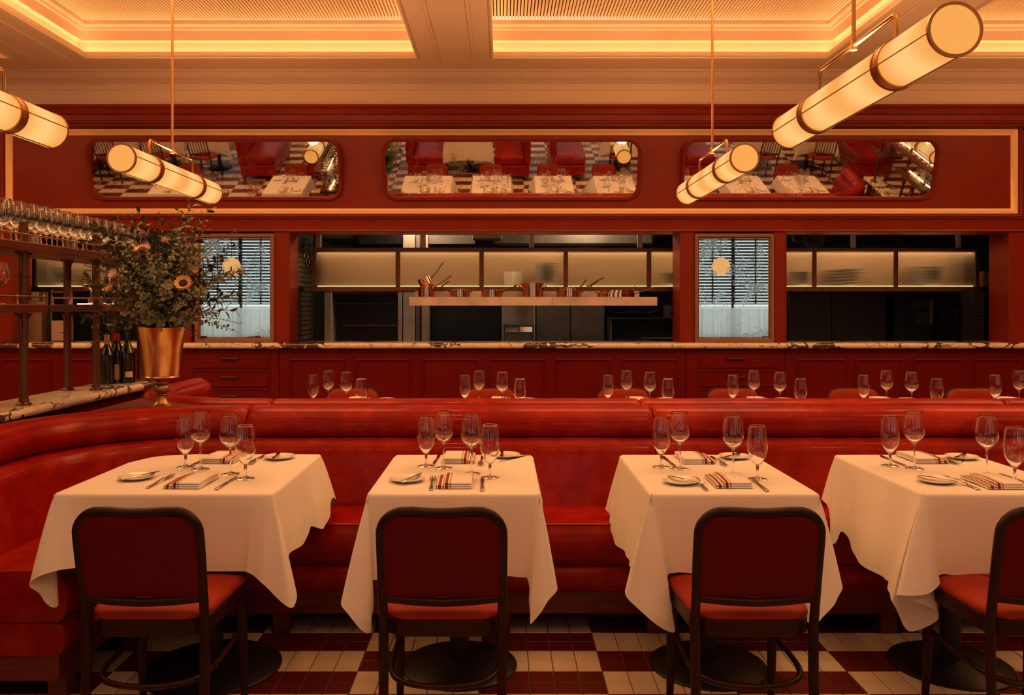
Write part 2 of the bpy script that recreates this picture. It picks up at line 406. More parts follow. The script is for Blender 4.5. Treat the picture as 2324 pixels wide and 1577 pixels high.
# ------------------------------------------------------------------ back wall
wb = struct('wall_back', 'red panelled back wall with gold framed band above the kitchen opening', 'wall')
def prof_x(name, prof, mat, par, x0=XL, x1=XR, closed=False):
    return MB().extrude(prof, x0, x1, 'x', closed).build(name, mat, par)
prof_x('plaster_frieze', [(7.70, 3.60), (7.705, 3.588), (7.73, 3.582), (7.74, 3.565), (7.79, 3.535), (7.83, 3.53), (7.845, 3.515), (7.865, 3.51), (7.87, 3.455), (7.878, 3.452), (7.878, 3.29), (8.02, 3.29)], PLASTER, wb)
prof_x('cornice', [(7.90, 3.305), (7.795, 3.300), (7.79, 3.285), (7.80, 3.272), (7.82, 3.262), (7.835, 3.235), (7.84, 3.222), (7.865, 3.218), (7.868, 3.165), (7.875, 3.162), (7.878, 3.145), (7.895, 3.140), (7.90, 3.118), (7.955, 3.108), (7.97, 3.10), (7.99, 3.10)], RED, wb)
GX0, GX1, GZ0, GZ1 = -4.755, 4.935, 2.285, 3.100
def frame_rings(mb, x0, x1, z0, z1, Y, prof):   # prof (inset, proud)
    mb.rings([[(x0+i, Y-p, z0+i), (x1-i, Y-p, z0+i), (x1-i, Y-p, z1-i), (x0+i, Y-p, z1-i)] for i, p in prof], caps=False); return mb
MB().box(XL, XR, 7.98, 8.06, 2.12, 3.32).build('frame_panel', RED, wb, False)
frame_rings(MB(), GX0, GX1, GZ0, GZ1, 7.98, [(0, 0), (0, .026), (.004, .034), (.012, .034), (.050, .010), (.056, .008), (.058, 0)]).build('gold_frame', GOLD, wb)
frame_rings(MB(), GX0-.03, GX1+.03, GZ0-.028, GZ1+.028, 7.98, [(0, 0), (0, .042), (.008, .050), (.018, .046), (.028, .03), (.030, 0)]).build('frame_bead', RED, wb)
prof_x('lintel', [(7.98, 2.262), (7.945, 2.258), (7.94, 2.245), (7.955, 2.235), (7.96, 2.225), (7.96, 2.145), (7.95, 2.14), (7.945, 2.122), (7.96, 2.116), (8.30, 2.116), (8.30, 2.3)], RED, wb)
CT = 1.056
def pil(p0, p1, name='pilaster'):
    x0, x1 = X_(p0, 7.96), X_(p1, 7.96); m = MB().box(x0, x1, 7.965, 8.30, CT, 2.12, .004)
    frame_rings(m, x0+.004, x1-.004, CT, 2.12, 7.966, [(0, 0), (.004, .006), (.012, .006), (.014, 0)])
    return m.build(name, RED, wb)
for a, b in ((-200, 26), (413, 434), (621, 657), (1543, 1577), (1757, 1786), (2291, 2520)): pil(a, b)
MB().box(XL, X_(-200, 7.96), 7.97, 8.3, 0, 2.12).build('wall_panel', RED, wb, False)
MB().box(X_(2520, 7.96), XR, 7.97, 8.3, 0, 2.12).build('wall_panel', RED, wb, False)
for a, b in ((434, 621), (1577, 1757)):
    MB().box(X_(a, 7.98), X_(b, 7.98), 8.03, 8.30, CT, 2.12).build('wall_panel', RED, wb, False)
struct('wall_left', 'plain far left end wall of the dining room', 'wall', WALLP, MB().box(XL-.1, XL, YF, YB+.3, 0, CZ))
struct('wall_right', 'plain far right end wall of the dining room', 'wall', WALLP, MB().box(XR, XR+.1, YF, YB+.3, 0, CZ))
# worktop and cabinets under the openings
ct = MB(); nose = [(8.36, 1.0), (8.36, CT), (7.945, CT)]+[(7.945-.028*math.sin(a), 1.028+.028*math.cos(a)) for a in [PI*k/8 for k in range(1, 9)]]
ct.extrude(nose, -5.6, 6.0, 'x'); tag(ct.build('marble_worktop', MARBLE), 'long cream marble worktop with dark veins under the kitchen opening', 'worktop')
def cabinet(p0, p1, panels, label):
    x0, x1 = X_(p0, 7.99), X_(p1, 7.99)
    c = thing('panelled_counter', label, 'counter', ((x0+x1)/2, 7.99, 0), group='red counter units below the marble worktop'); dx = -(x0+x1)/2
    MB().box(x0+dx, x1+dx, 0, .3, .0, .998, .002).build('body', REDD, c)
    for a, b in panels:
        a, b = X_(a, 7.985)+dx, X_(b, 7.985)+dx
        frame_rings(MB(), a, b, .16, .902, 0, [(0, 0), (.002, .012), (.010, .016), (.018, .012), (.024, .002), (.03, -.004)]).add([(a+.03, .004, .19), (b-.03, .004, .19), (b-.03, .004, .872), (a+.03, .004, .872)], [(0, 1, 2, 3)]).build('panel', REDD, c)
    return c
cabinet(-180, 412, [(-150, -20), (6, 117), (142, 262), (285, 392)], 'red panelled counter unit behind the flower vase')
cabinet(634, 1556, [(657, 783), (807, 934), (958, 1086), (1109, 1237), (1260, 1388), (1411, 1538)], 'red panelled counter unit with six panels under the copper pans')
cabinet(1782, 2420, [(1807, 1919), (1940, 2052), (2074, 2185), (2208, 2318)], 'red panelled counter unit under the dark right hand opening')
def drawers(p0, p1, d0, d1, label):
    x0, x1 = X_(p0, 7.99), X_(p1, 7.99); cx = (x0+x1)/2
    c = thing('drawer_unit', label, 'cabinet', (cx, 7.985, 0), group='red drawer units below the marble worktop')
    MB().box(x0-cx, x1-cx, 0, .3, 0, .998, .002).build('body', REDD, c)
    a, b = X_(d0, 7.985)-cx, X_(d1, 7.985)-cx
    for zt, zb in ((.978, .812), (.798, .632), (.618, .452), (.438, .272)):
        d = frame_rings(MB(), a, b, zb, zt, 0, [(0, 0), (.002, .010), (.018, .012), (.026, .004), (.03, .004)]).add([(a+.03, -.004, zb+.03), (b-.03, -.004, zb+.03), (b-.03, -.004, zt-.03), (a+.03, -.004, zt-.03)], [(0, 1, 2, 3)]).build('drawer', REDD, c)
        z = (zt+zb)/2+.01; h = MB().box(-.082, .082, -.032, -.022, z-.010, z+.010, .004)
        for s in (-1, 1): h.box(s*.078-.006, s*.078+.006, -.03, -.003, z-.012, z+.012, .003)
        h.build('handle', BRASSD, d)
drawers(413, 633, 435, 612, 'red drawer unit with bronze pulls below the grey mirror beside the vase')
drawers(1557, 1781, 1586, 1762, 'red drawer unit with bronze pulls below the grey mirror between the two openings')
# ------------------------------------------------------------------ tilted wall mirrors and grey framed mirrors
def wall_mirror(p0, p1, label):
    Y = 7.90; x0, x1 = X_(p0, Y), X_(p1, Y); cx = (x0+x1)/2; z0, z1 = 2.418, 2.985; cz = (z0+z1)/2; hh = (z1-z0)/2*1.03; hw = (x1-x0)/2
    r = thing('tilted_wall_mirror', label, 'mirror', (cx, Y-.005, cz), group='tilted mirrors in the gold framed band'); r.rotation_euler = (math.radians(TILT), 0, 0)
    def loop(i, y): return [(x, y, z) for x, z in rrect(-hw+i, hw-i, -hh+i, hh-i, .135-i*.8, 7)]
    f = MB(); f.rings([loop(0, .10), loop(0, -.002), loop(.004, -.012), loop(.012, -.012), loop(.018, -.004), loop(.026, -.004), loop(.034, .012), loop(.036, .03)], caps=False)
    f.build('frame', RED, r)
    g = MB(); L = loop(.034, .02); g.add(L, [tuple(range(len(L)))]); g.add(loop(.01, .09), [tuple(range(len(L)))]); g.build('mirror_glass', MIRROR, r, False)
TILT = 14.72
wall_mirror(198, 775, 'wide tilted mirror with rounded corners behind the pendant lamp over the vase')
wall_mirror(867, 1455, 'wide tilted mirror with rounded corners in the middle of the red band')
wall_mirror(1547, 2128, 'wide tilted mirror with rounded corners behind the short pendant lamp on the right')
def grey_mirror(p0, p1, label):
    Y = 7.95; x0, x1 = X_(p0, Y), X_(p1, Y); cx = (x0+x1)/2; z0, z1 = Z_(778, Y), Z_(530, Y)
    r = thing('grey_framed_mirror', label, 'mirror', (cx, Y, z0), group='grey antiqued mirrors beside the kitchen opening'); h = z1-z0; hw = (x1-x0)/2
    frame_rings(MB(), -hw, hw, 0, h, .08, [(0, 0), (0, .085), (.005, .09), (.03, .088), (.034, .08), (.042, .06), (.045, .055), (.045, .04)]).build('frame', FRAMEB, r)
    MB().add([(-hw+.044, .03, .044), (hw-.044, .03, .044), (hw-.044, .03, h-.044), (-hw+.044, .03, h-.044)], [(0, 1, 2, 3)]).build('mirror_glass', MIRRORW, r, False)
FRAMEB = simple('bronze_painted_frame', (.30, .135, .06), .42, .2)
grey_mirror(442, 622, 'grey antiqued mirror in a bronze frame partly hidden by the bouquet')
grey_mirror(1577, 1757, 'grey antiqued mirror in a bronze frame reflecting a blind and globe lamp')
# ------------------------------------------------------------------ kitchen behind the openings
KY = 10.4
struct('wall_kitchen', 'dark back wall of the kitchen', 'wall', KDARK, MB().box(-5.8, 6.2, KY, KY+.1, 0, 2.75))
struct('ceiling_kitchen', 'dark low ceiling of the kitchen', 'ceiling', KDARK, MB().box(-5.8, 6.2, 8.06, KY, 2.68, 2.78))
struct('wall_kitchen_right', 'dark right end wall of the kitchen', 'wall', KDARK, MB().box(6.1, 6.2, 8.3, KY, 0, 2.7))
struct('wall_kitchen_left', 'dark left end wall of the kitchen', 'wall', KDARK, MB().box(-5.8, -5.7, 8.3, KY, 0, 2.7))
tw = struct('wall_tiled', 'side wall of green glazed bricks at the left of the kitchen opening', 'wall', KDARK, MB().box(-2.20, -2.078, 8.31, 9.1, .9, 2.6))
bk = MB().box(-.006, .006, -.0725, .0725, -.0225, .0225, .003).build('brick', BRICKG); bme = bk.data; bpy.data.objects.remove(bk)
for j in range(26):
    for i in range(-1, 6):
        y = 8.39+i*.15+(.075 if j % 2 else 0)
        if 8.38 < y < 9.04: link('brick', bme, tw, (-2.072, y, 1.08+j*.05))
for i, (p0, p1, y0, y1) in enumerate(()): pass
def passbox(p0, p1, posts, hang, label, knobs):
    Y = 8.62; D = .42; x0, x1 = X_(p0, Y), X_(p1, Y); c = (x0+x1)/2; ztop, zb, zr = Z_(562, Y), Z_(650, Y), Z_(662, Y)
    r = thing('pass_cabinet', label, 'cabinet', (c, Y, zr))
    L = lambda p: X_(p, Y)-c
    H = ztop-zr; hb = zb-zr
    MB().box(x0-c, x1-c, 0, D, H-.03, H, .003).box(x0-c, x1-c, -.006, .02, H-.035, H, .003).build('top_rail', BRASSD, r)
    MB().box(x0-c-.012, x1-c+.012, -.015, D, 0, hb, .004).build('shelf_board', BRASSD, r)
    for a, b in posts: MB().box(L(a), L(b), -.008, .02, hb, H-.03, .003).build('upright', BRASSD, r)
    MB().box(x0-c, x1-c, D-.02, D, hb, H-.03).build('back_panel', simple('pass_back', (.33, .225, .145), .6), r, False)
    for k in knobs: MB().lathe([(.0, 0), (.010, 0), (.016, .006), (.014, .014), (0, .016)], 12, M=Matrix.Translation((L(k), -.015, hb/2)) @ Matrix.Rotation(PI/2, 4, 'X')).build('knob', BRASSD, r)
    for a, b in hang: MB().box(L(a), L(b), .0, .035, H, 2.68-zr, .002).build('hanger', STEEL, r)
    for (a0, a1), (b0, b1) in zip(posts[:-1], posts[1:]):
        MB().box(L(a1)-.004, L(b0)+.004, .004, .010, hb-.002, H-.026).build('glass_pane', REEDED, r, False)
    # warm strips inside the cabinet
    MB().box(x0-c+.05, x1-c-.05, .022, .032, hb+.0005, hb+.006).build('led_strip', LED, r, False)
    light('AREA', 'pass_strip', (c, Y+.03, ztop-.04), PASSE*(x1-x0), (1, .56, .24), (math.radians(22), 0, 0), shape='RECTANGLE', size=x1-x0-.1, size_y=.05)
    return r
PASSE = 4.6
passbox(73, 250, [(73, 82), (241, 250)], [(160, 168)], 'small bronze pass cabinet with reeded glass seen through the bar shelves', (95,))
passbox(709, 1600, [(709, 718), (898, 908), (1088, 1098), (1279, 1289), (1468, 1478), (1590, 1600)], [(717, 728), (954, 966), (1201, 1212), (1447, 1458)], 'long bronze pass cabinet with reeded glass above the copper pans', (730, 885, 920, 1458, 1492))
passbox(1750, 2222, [(1750, 1758), (1844, 1853), (2029, 2038), (2213, 2222)], [(1933, 1943), (2172, 2181)], 'bronze pass cabinet with reeded glass and plate stacks in the right opening', (1833, 1868, 2020, 2053))
PB = Z_(650, 8.62)
plm = MB().lathe([(0, 0), (.075, 0), (.085, .004), (.125, .016), (.127, .019), (.083, .008), (0, .006)], 24).build('dinner_plate', CHINA); pme = plm.data; bpy.data.objects.remove(plm)
ORDP = 'first second third fourth fifth sixth seventh eighth ninth tenth eleventh twelfth thirteenth fourteenth fifteenth sixteenth seventeenth eighteenth'.split()
def stack(px, n, s, where, dz=.0135):
    for k in range(n):
        o = link('dinner_plate', pme, None, (X_(px, 8.78), 8.650+.13*s+R.uniform(-.004, .004), PB+.0008+k*dz)); o.scale = (s, s, 1)
        tag(o, 'white plate, %s from the bottom of the %s' % (ORDP[k], where), 'plate', 'plates of the %s' % where)
stack(1240, 18, 1.0, 'tall stack over the stock pot')
stack(1518, 10, .98, 'stack at the long cabinet right end', .014)
stack(1815, 11, .98, 'stack right of the grey mirror')
stack(1925, 6, 1.5, 'wide spaced stack in the right opening', .033)
stack(2105, 15, 1.35, 'stack behind the rightmost reeded pane')
stack(150, 14, 1.1, 'stack beyond the bar shelves')
o = MB().lathe([(0, 0), (.085, 0), (.10, .02), (.105, .16), (.098, .16), (.092, .02), (0, .012)], 24).build('stock_bowl', CHINA, None, loc=(X_(1165, 8.85), 8.85, PB+.001)); tag(o, 'pale deep bowl behind reeded glass left of the tall plate stack', 'bowl')
# shelf for the copper pans
Y = 8.22; sx0, sx1, sz1, sz0 = X_(929, Y), X_(1492, Y), Z_(674, Y), Z_(693.5, Y)
sh = thing('pan_shelf', 'pale steel shelf carrying the row of copper pans', 'shelf', ((sx0+sx1)/2, Y, sz0))
hw = (sx1-sx0)/2; H = sz1-sz0; xj = X_(1253, Y)-(sx0+sx1)/2
MB().box(-hw, xj-.001, 0, .36, 0, H, .003).build('shelf_half', STEELP, sh); MB().box(xj+.001, hw, 0, .36, 0, H, .003).build('shelf_half', STEELP, sh)
MB().box(-hw+.02, hw-.12, .345, .382, H, H+.065, .002).build('upstand', STEELP, sh)
# copper pans
def pan_body(r, h, wall=.003): return [(0, 0), (r-.004, 0), (r, .004), (r, h-.002), (r+.003, h), (r-.001, h+.001), (r-wall, h-.004), (r-wall, wall+.002), (0, wall)]
def saucepan(name, label, x, r, h, hl, ang, rise, z=0, tilt=0, lean=0, y=8.36):
    p = thing(name, label, 'pan', (x, y, sz1+z+.0005), group='copper pans on the steel shelf'); p.rotation_euler = (0, tilt, ang)
    MB().lathe(pan_body(r, h), 32).build('body', COPPER, p)
    pts = [(r, 0, h*.62), (r+.012, 0, h*.64), (r+.03, 0, h*.62+.015), (r+.05+hl*.25, 0, h*.7+rise*.35), (r+.05+hl*.7, 0, h*.7+rise*.78), (r+.05+hl, 0, h*.7+rise)]
    pts = smoothpath(pts, 4); n = len(pts)
    m = MB().tube(pts, [.008-.002*math.sin(PI*k/n) for k in range(n)], 8); m.box(r-.002, r+.006, -.022, .022, h*.4, h*.82, .003)
    for s in (-1, 1): m.lathe([(0, 0), (.005, .001), (.004, .004), (0, .005)], 8, M=Matrix.Translation((r+.005, s*.012, h*.6)) @ Matrix.Rotation(PI/2, 4, 'Y'))
    m.build('handle', CASTB, p); return p
def loop_handle(x, z, w=.05, out=.03, up=.022, ang=0):
    pts = smoothpath([(x, -w/2, z), (x+out*.6, -w/2*.9, z+up*.5), (x+out, -w*.25, z+up), (x+out, w*.25, z+up), (x+out*.6, w/2*.9, z+up*.5), (x, w/2, z)], 4)
    return MB().tube(pts, .0048, 8)
def casserole(name, label, x, r, h, lid, y=8.36):
    p = thing(name, label, 'pan', (x, y, sz1+.0005), group='copper pans on the steel shelf')
    MB().lathe(pan_body(r, h), 32).build('body', COPPER, p)
    for a in (0, PI): loop_handle(r-.002, h*.7).xf(Matrix.Rotation(a, 4, 'Z')).build('handle', CASTB, p)
    if lid:
        l = MB().lathe([(0, h+.010), (r*.5, h+.009), (r*.96, h+.004), (r+.004, h+.002), (r+.004, h), (0, h+.002)][::-1], 32).build('lid', COPPER, p)
        MB().tube(smoothpath([(-.022, 0, h+.006), (-.022, 0, h+.020), (-.014, 0, h+.028), (.014, 0, h+.028), (.022, 0, h+.020), (.022, 0, h+.006)], 4), .0035, 8).build('lid_handle', CASTB, l)
    return p
PX = lambda p: X_(p, 8.36)
saucepan('copper_saucepan', 'copper saucepan at the left end of the shelf, bottom of its stack', PX(968), .083, .105, .12, .55, .085)
saucepan('copper_saucepan', 'copper saucepan nested in the leftmost pan, middle of its stack', PX(969), .077, .050, .13, .35, .105, z=.078)
saucepan('copper_saucepan', 'copper saucepan tilted on top of the leftmost stack', PX(968), .070, .075, .12, .1, .09, z=.128, tilt=-.38)
casserole('copper_casserole', 'low lidded copper casserole with two loop handles left of the small saucepan', PX(1044), .106, .072, True)
saucepan('copper_saute_pan', 'copper saute pan with long handle left of the stock pot', PX(1116), .108, .072, .13, .5, .07)
saucepan('copper_saucepan', 'small copper saucepan nested inside the saute pan beside the stock pot', PX(1114), .085, .052, .10, .75, .03, z=.026)
casserole('copper_stock_pot', 'tall lidded copper stock pot with two loop handles', PX(1208), .116, .142, True)
saucepan('copper_saute_pan', 'wide copper saute pan right of the stock pot, bottom of its stack', PX(1291), .128, .078, .13, .3, .10)
saucepan('copper_saute_pan', 'copper saute pan nested on the wide one, long raised handle', PX(1291), .120, .045, .20, .2, .12, z=.046)
saucepan('copper_saucepan', 'copper saucepan nested topmost right of the stock pot', PX(1288), .10, .035, .06, .35, .09, z=.064)
def gratin(name, label, x, sx, sy, h, z, y=8.38):
    p = thing(name, label, 'pan', (x, y, sz1+z+.0005), group='copper pans on the steel shelf')
    b = MB().lathe(pan_body(.1, h), 32).xf(Matrix.Diagonal((sx, sy, 1, 1))).build('body', COPPER, p)
    return p
g = gratin('copper_gratin_pan', 'oval copper gratin pan with long handle at the right end of the shelf', PX(1398), 1.9, 1.2, .046, 0)
MB().tube(smoothpath([(.185, 0, .035), (.22, -.01, .045), (.30, -.02, .075), (.385, -.03, .102)], 4), .006, 8).build('handle', CASTB, g)
loop_handle(.185, .035, .06, .02, .04).xf(Matrix.Rotation(PI, 4, 'Z')).build('handle', CASTB, g)
g = gratin('copper_gratin_pan', 'smaller oval copper gratin pan nested on the rightmost pan', PX(1400), 1.72, 1.05, .034, .038)
loop_handle(.165, .03, .06, .02, .04).build('handle', CASTB, g)
# kitchen equipment
EY = 9.25
def E(p0, p1, y0, y1, Y=EY): return X_(p0, Y), X_(p1, Y), Z_(y1, Y), Z_(y0, Y)
x0, x1, z0, z1 = E(736, 912, 655, 790)
ov = thing('wall_oven', 'tall steel oven with black glass beside the green brick wall', 'oven', (x0, EY, 0)); a, b, c, d = E(752, 903, 664, 790); a -= x0; b -= x0
MB().box(0, a, 0, .6, 0, z1+.15, .004).box(b, x1-x0, 0, .6, 0, z1+.15, .004).box(a, b, .03, .6, d, z1+.15, .004).box(a, b, .35, .6, 0, d).box(a, b, .0, .6, 0, .95).build('body', STEEL, ov)
MB().box(a+.005, b-.005, .30, .34, .95, d-.01).build('oven_glass', KBLACK, ov, False)
MB().box(a+.08, b-.03, .2, .32, Z_(742, EY), Z_(736, EY), .003).build('rack', BRASSD, ov); MB().box(a+.005, b-.005, .10, .32, Z_(690, EY), Z_(688, EY), .002).build('rack', STEELD, ov)
x0, x1, z0, z1 = E(914, 941, 655, 790); tag(MB().box(x0, x1, EY+.02, EY+.5, 0, 2.2, .004).build('steel_column', STEEL), 'narrow steel column right of the wall oven', 'column')
x0, x1, z0, z1 = E(943, 952, 655, 790); tag(MB().box(x0, x1, EY+.04, EY+.5, 0, 2.2, .004).build('steel_column', STEELD), 'thin dull steel strip column beside the doorway', 'column')
x0, x1, z0, z1 = E(956, 971, 655, 790); tag(MB().box(x0, x1, EY+.03, EY+.5, 0, 2.2, .004).build('door_post', TAN), 'tan post at the left of the black doorway in the kitchen', 'post')
x0, x1, z0, z1 = E(973, 1138, 600, 790); tag(MB().box(x0, x1, EY+.3, EY+.4, 0, 2.2).build('black_door', KBLACK, None, False), 'black door below the copper pan shelf', 'door')
x0, x1, z0, z1 = E(1139, 1215, 655, 790)
r = thing('steel_rack_cabinet', 'steel cabinet with open tray shelves right of the black door', 'cabinet', (x0, EY, 0)); W = x1-x0
MB().box(0, W, .1, .5, 0, z1+.1, .004).box(0, .02, 0, .5, 0, z1+.1, .003).box(W-.02, W, 0, .5, 0, z1+.1, .003).build('body', STEEL, r)
for yy in (737, 755): MB().box(.02, W-.02, .01, .5, Z_(yy+1, EY), Z_(yy-1, EY), .001).build('tray_shelf', STEELD, r)
MB().box(.03, W*.5, .02, .09, Z_(754, EY), Z_(741, EY), .004).build('tray', STEELP, r); MB().box(W*.52, W-.03, .02, .09, Z_(754, EY), Z_(741, EY), .004).build('tray', COPPER, r)
x0, x1, z0, z1 = E(1217, 1373, 655, 790); xm = E(1295, 1295, 0, 0)[0]
r = thing('steel_fridge', 'dull steel fridge with two doors behind the copper pan shelf', 'fridge', (x0, EY, 0))
MB().box(0, x1-x0, .06, .6, 0, z1+.1, .003).build('body', STEELD, r)
MB().box(.002, xm-x0-.004, 0, .055, .2, z1+.1, .006).build('door', STEELD, r); MB().box(xm-x0+.004, x1-x0-.002, 0, .055, .2, z1+.1, .006).build('door', STEELD, r)
x0, x1, z0, z1 = E(1378, 1600, 721, 790)
r = thing('range', 'dark steel range with a raised ledge at the right of the first opening', 'stove', (x0, EY-.1, 0)); W = x1-x0
MB().box(0, W, .25, .6, 0, z1, .004).box(0, .02, -.1, .6, 0, z1-.02, .004).box(.0, W, -.02, .6, z1-.02, z1, .004).box(.02, W, -.1, .3, 0, Z_(768, EY), .004).build('body', KDARK, r)
MB().cyl((.012, -.12, .9), (.012, -.12, z1-.03), .010, 10).build('rail', STEEL, r)
MB().lathe([(0, 0), (.25, 0), (.26, .01), (.0, .012)], 24, cx=.62, cyy=.08, z0=Z_(768, EY)).build('griddle', STEEL, r)
p = thing('paella_pan', 'wide dark two handled pan on the range ledge', 'pan', (X_(1437, EY), EY+.12, z1)); 
MB().lathe([(0, 0), (.16, 0), (.22, .045), (.225, .048), (.16, .006), (0, .004)], 28).build('body', KBLACK, p)
MB().lathe([(0, .075), (.05, .070), (.2, .052), (.224, .046), (.0, .05)][::-1], 28).build('lid', KBLACK, p)
for s in (-1, 1): MB().tube(smoothpath([(s*.2, -.05, .05), (s*.26, -.05, .075), (s*.34, -.04, .082), (s*.34, .04, .082), (s*.26, .05, .075), (s*.2, .05, .05)], 3), .006, 6).build('handle', KBLACK, p)
p = thing('dark_pot', 'dark cylindrical pot on the range ledge beside the jamb', 'pot', (X_(1528, EY), EY+.1, z1))
MB().lathe([(0, 0), (.09, 0), (.094, .004), (.094, .135), (.088, .137), (.088, .006), (0, .005)], 24).build('body', KDARK, p); MB().lathe([(0, .138), (.096, .137), (.096, .145), (0, .15)], 24).build('lid', KBLACK, p)
MB().box(-.02, .06, -.099, -.094, .02, .075, .002).build('plate', COPPER, p)
# hood and ducts
hd = thing('extraction_hood', 'dark extraction hood above the long pass cabinet', 'hood', (-.2, 9.35, 2.1))
MB().box(-1.9, 2.0, 0, .9, .06, .5, .01).build('body', KDARK, hd); MB().box(-.75, -.1, -.04, 0, .0, .10, .004).build('filter', STEELD, hd); MB().box(-1.4, -.85, -.05, 0, .0, .14, .004).build('filter', KBLACK, hd); MB().box(.1, 1.9, -.06, 0, -.02, .2, .03).build('filter', STEELD, hd)
o = MB().box(X_(1072, 9.0), X_(1138, 9.0), 9.0, 9.3, Z_(541, 9.0), 2.67, .004).build('duct', TAN); tag(o, 'pale square duct coming down from the kitchen ceiling', 'duct')
for a, b in ((700, 1540), (1780, 2290)):  # red bars modelled in place of the red soffit's reflection in glass
    o = MB().cyl((X_(a, 8.75), 8.75, 2.17), (X_(b, 8.75), 8.75, 2.17), .014, 10).build('red_streak', RED); tag(o, 'thin red pipe standing in for the soffit reflection in the %s opening' % ('middle' if a == 700 else 'right'), 'streak')
for px, rr in ((1830, .11), (1795, .06)):
    o = MB().lathe([(0, 0), (rr, .02), (rr+.01, .08), (rr-.01, .085), (0, .03)], 24, M=Matrix.Rotation(PI/2, 4, 'X')).build('hanging_pan', STEELD, None, loc=(X_(px+12, 9.0), 9.0, 2.12+(.02 if rr > .1 else .03))); tag(o, 'round steel pan hanging at the top of the right opening, %s one' % ('larger' if rr > .1 else 'smaller'), 'pan')
# right-hand dark equipment
x0, x1, z0, z1 = E(1790, 2012, 660, 790); r = thing('dark_cold_cabinet', 'nearly black double door cabinet in the right opening', 'fridge', (x0, EY, 0)); xm = E(1888, 1888, 0, 0)[0]
MB().box(0, x1-x0, .05, .6, 0, z1+.1, .003).build('body', KBLACK, r); MB().box(.0, xm-x0-.003, 0, .05, .1, z1+.1, .006).build('door', KBLACK, r); MB().box(xm-x0+.003, x1-x0, 0, .05, .1, z1+.1, .006).build('door', KBLACK, r)
x0, x1, z0, z1 = E(2034, 2120, 660, 790); r = thing('coffee_machine', 'dark machine with two grey panels in the right opening', 'machine', (x0, EY, 0)); W = x1-x0
MB().box(0, W, .05, .5, 0, z1, .01).build('body', KBLACK, r); MB().box(.2, .3+.15, .03, .06, Z_(700, EY), Z_(680, EY), .004).build('screen', KDARK, r); MB().box(.24, .42, .03, .06, Z_(737, EY), Z_(708, EY), .004).build('panel', KDARK, r); MB().box(W-.03, W, .02, .06, Z_(737, EY), Z_(680, EY), .004).build('trim_strip', STEELD, r)
x0, x1, z0, z1 = E(2138, 2188, 660, 790); r = thing('socket_board', 'dark board with rows of pale sockets in the right opening', 'board', (x0, EY+.1, 0)); W = x1-x0
MB().box(0, W, 0, .05, 0, z1+.05, .003).build('board', KBLACK, r)
for (a, b, c0, d) in ((2140, 2158, 680, 698), (2140, 2152, 707, 736), (2173, 2184, 704, 734), (2166, 2186, 742, 756)):
    q0, q1, s0, s1 = E(a, b, c0, d); MB().box(q0-x0, q1-x0, -.012, 0, s0, s1, .003).build('socket_plate', KDARK, r)
    for k in range(int((s1-s0)/.03)):
        MB().box(q0-x0+.02, q1-x0-.012, -.016, -.012, s0+.01+k*.03, s0+.024+k*.03, .002).build('socket', KBLACK, r)
x0, x1, z0, z1 = E(2190, 2216, 660, 790); r = thing('slim_upright_unit', 'slim dark upright unit with steel vents', 'machine', (x0, EY-.15, 0)); W = x1-x0
MB().box(0, W, 0, .4, 0, z1+.03, .004).build('body', KDARK, r)
for yy in (694, 703, 712, 720, 729): MB().box(.03, W-.03, -.006, 0, Z_(yy+.6, EY), Z_(yy-.6, EY)).build('vent', STEELD, r)
Y = 9.1; x0, x1 = X_(2222, Y), X_(2330, Y); r = thing('wall_shelf', 'dark shelf holding a copper basket at the right of the opening', 'shelf', (x0, Y, Z_(660, Y)))
MB().box(0, x1-x0, 0, .4, 0, .05, .003).build('board', KBLACK, r)
r = thing('copper_basket', 'round ribbed copper basket on the dark shelf', 'basket', (X_(2253, Y), Y+.18, Z_(660, Y)+.051)); 
MB().lathe([(0, 0), (.12, 0), (.135, .165), (.13, .165), (.115, .006), (0, .005)], 28).build('body', BRASSD, r)
for k in range(12): MB().lathe([(.122+k*.0011, .008+k*.0128), (.128+k*.0011, .012+k*.0128), (.122+k*.0011, .016+k*.0128)], 28).build('rib', COPPER, r)
x0, x1, z0, z1 = E(2218, 2252, 667, 790); r = thing('open_dark_cabinet', 'black open cabinet with pale top edge below the copper basket', 'cabinet', (x0, EY, 0)); W = x1-x0
MB().box(0, W, .1, .5, 0, Z_(674, EY), .003).build('body', KBLACK, r); MB().box(0, W-.002, .0, .5, Z_(673, EY), Z_(668, EY), .002).build('top_edge', TAN, r); MB().box(.0, .06, .05, .12, Z_(721, EY), Z_(715, EY), .002).build('box', TAN, r); MB().box(.0, .1, .05, .12, Z_(728.5, EY), Z_(727, EY)).build('edge', TAN, r)
OLIVE = simple('olive_door', (.075, .062, .035), .55)
x0, x1, z0, z1 = E(2254, 2300, 667, 790); r = thing('olive_cupboard', 'olive two door cupboard at the right end of the opening', 'cupboard', (x0, EY, 0)); W = x1-x0
MB().box(0, W, .05, .5, 0, Z_(672, EY), .003).build('body', OLIVE, r); MB().box(.0, W*.46, .02, .05, .3, Z_(674, EY), .004).build('door', OLIVE, r); MB().box(W*.5, W, .02, .05, .3, Z_(674, EY), .004).build('door', OLIVE, r)
MB().cyl((.04, .0, Z_(708, EY)), (W-.02, .0, Z_(708, EY)), .018, 8).build('handle', KBLACK, r)
for fx in (.45, .8): MB().lathe([(0, 0), (.012, .004), (.010, .016), (0, .018)], 10, M=Matrix.Translation((W*fx, .02, Z_(719, EY))) @ Matrix.Rotation(PI/2, 4, 'X')).build('knob', COPPER, r)
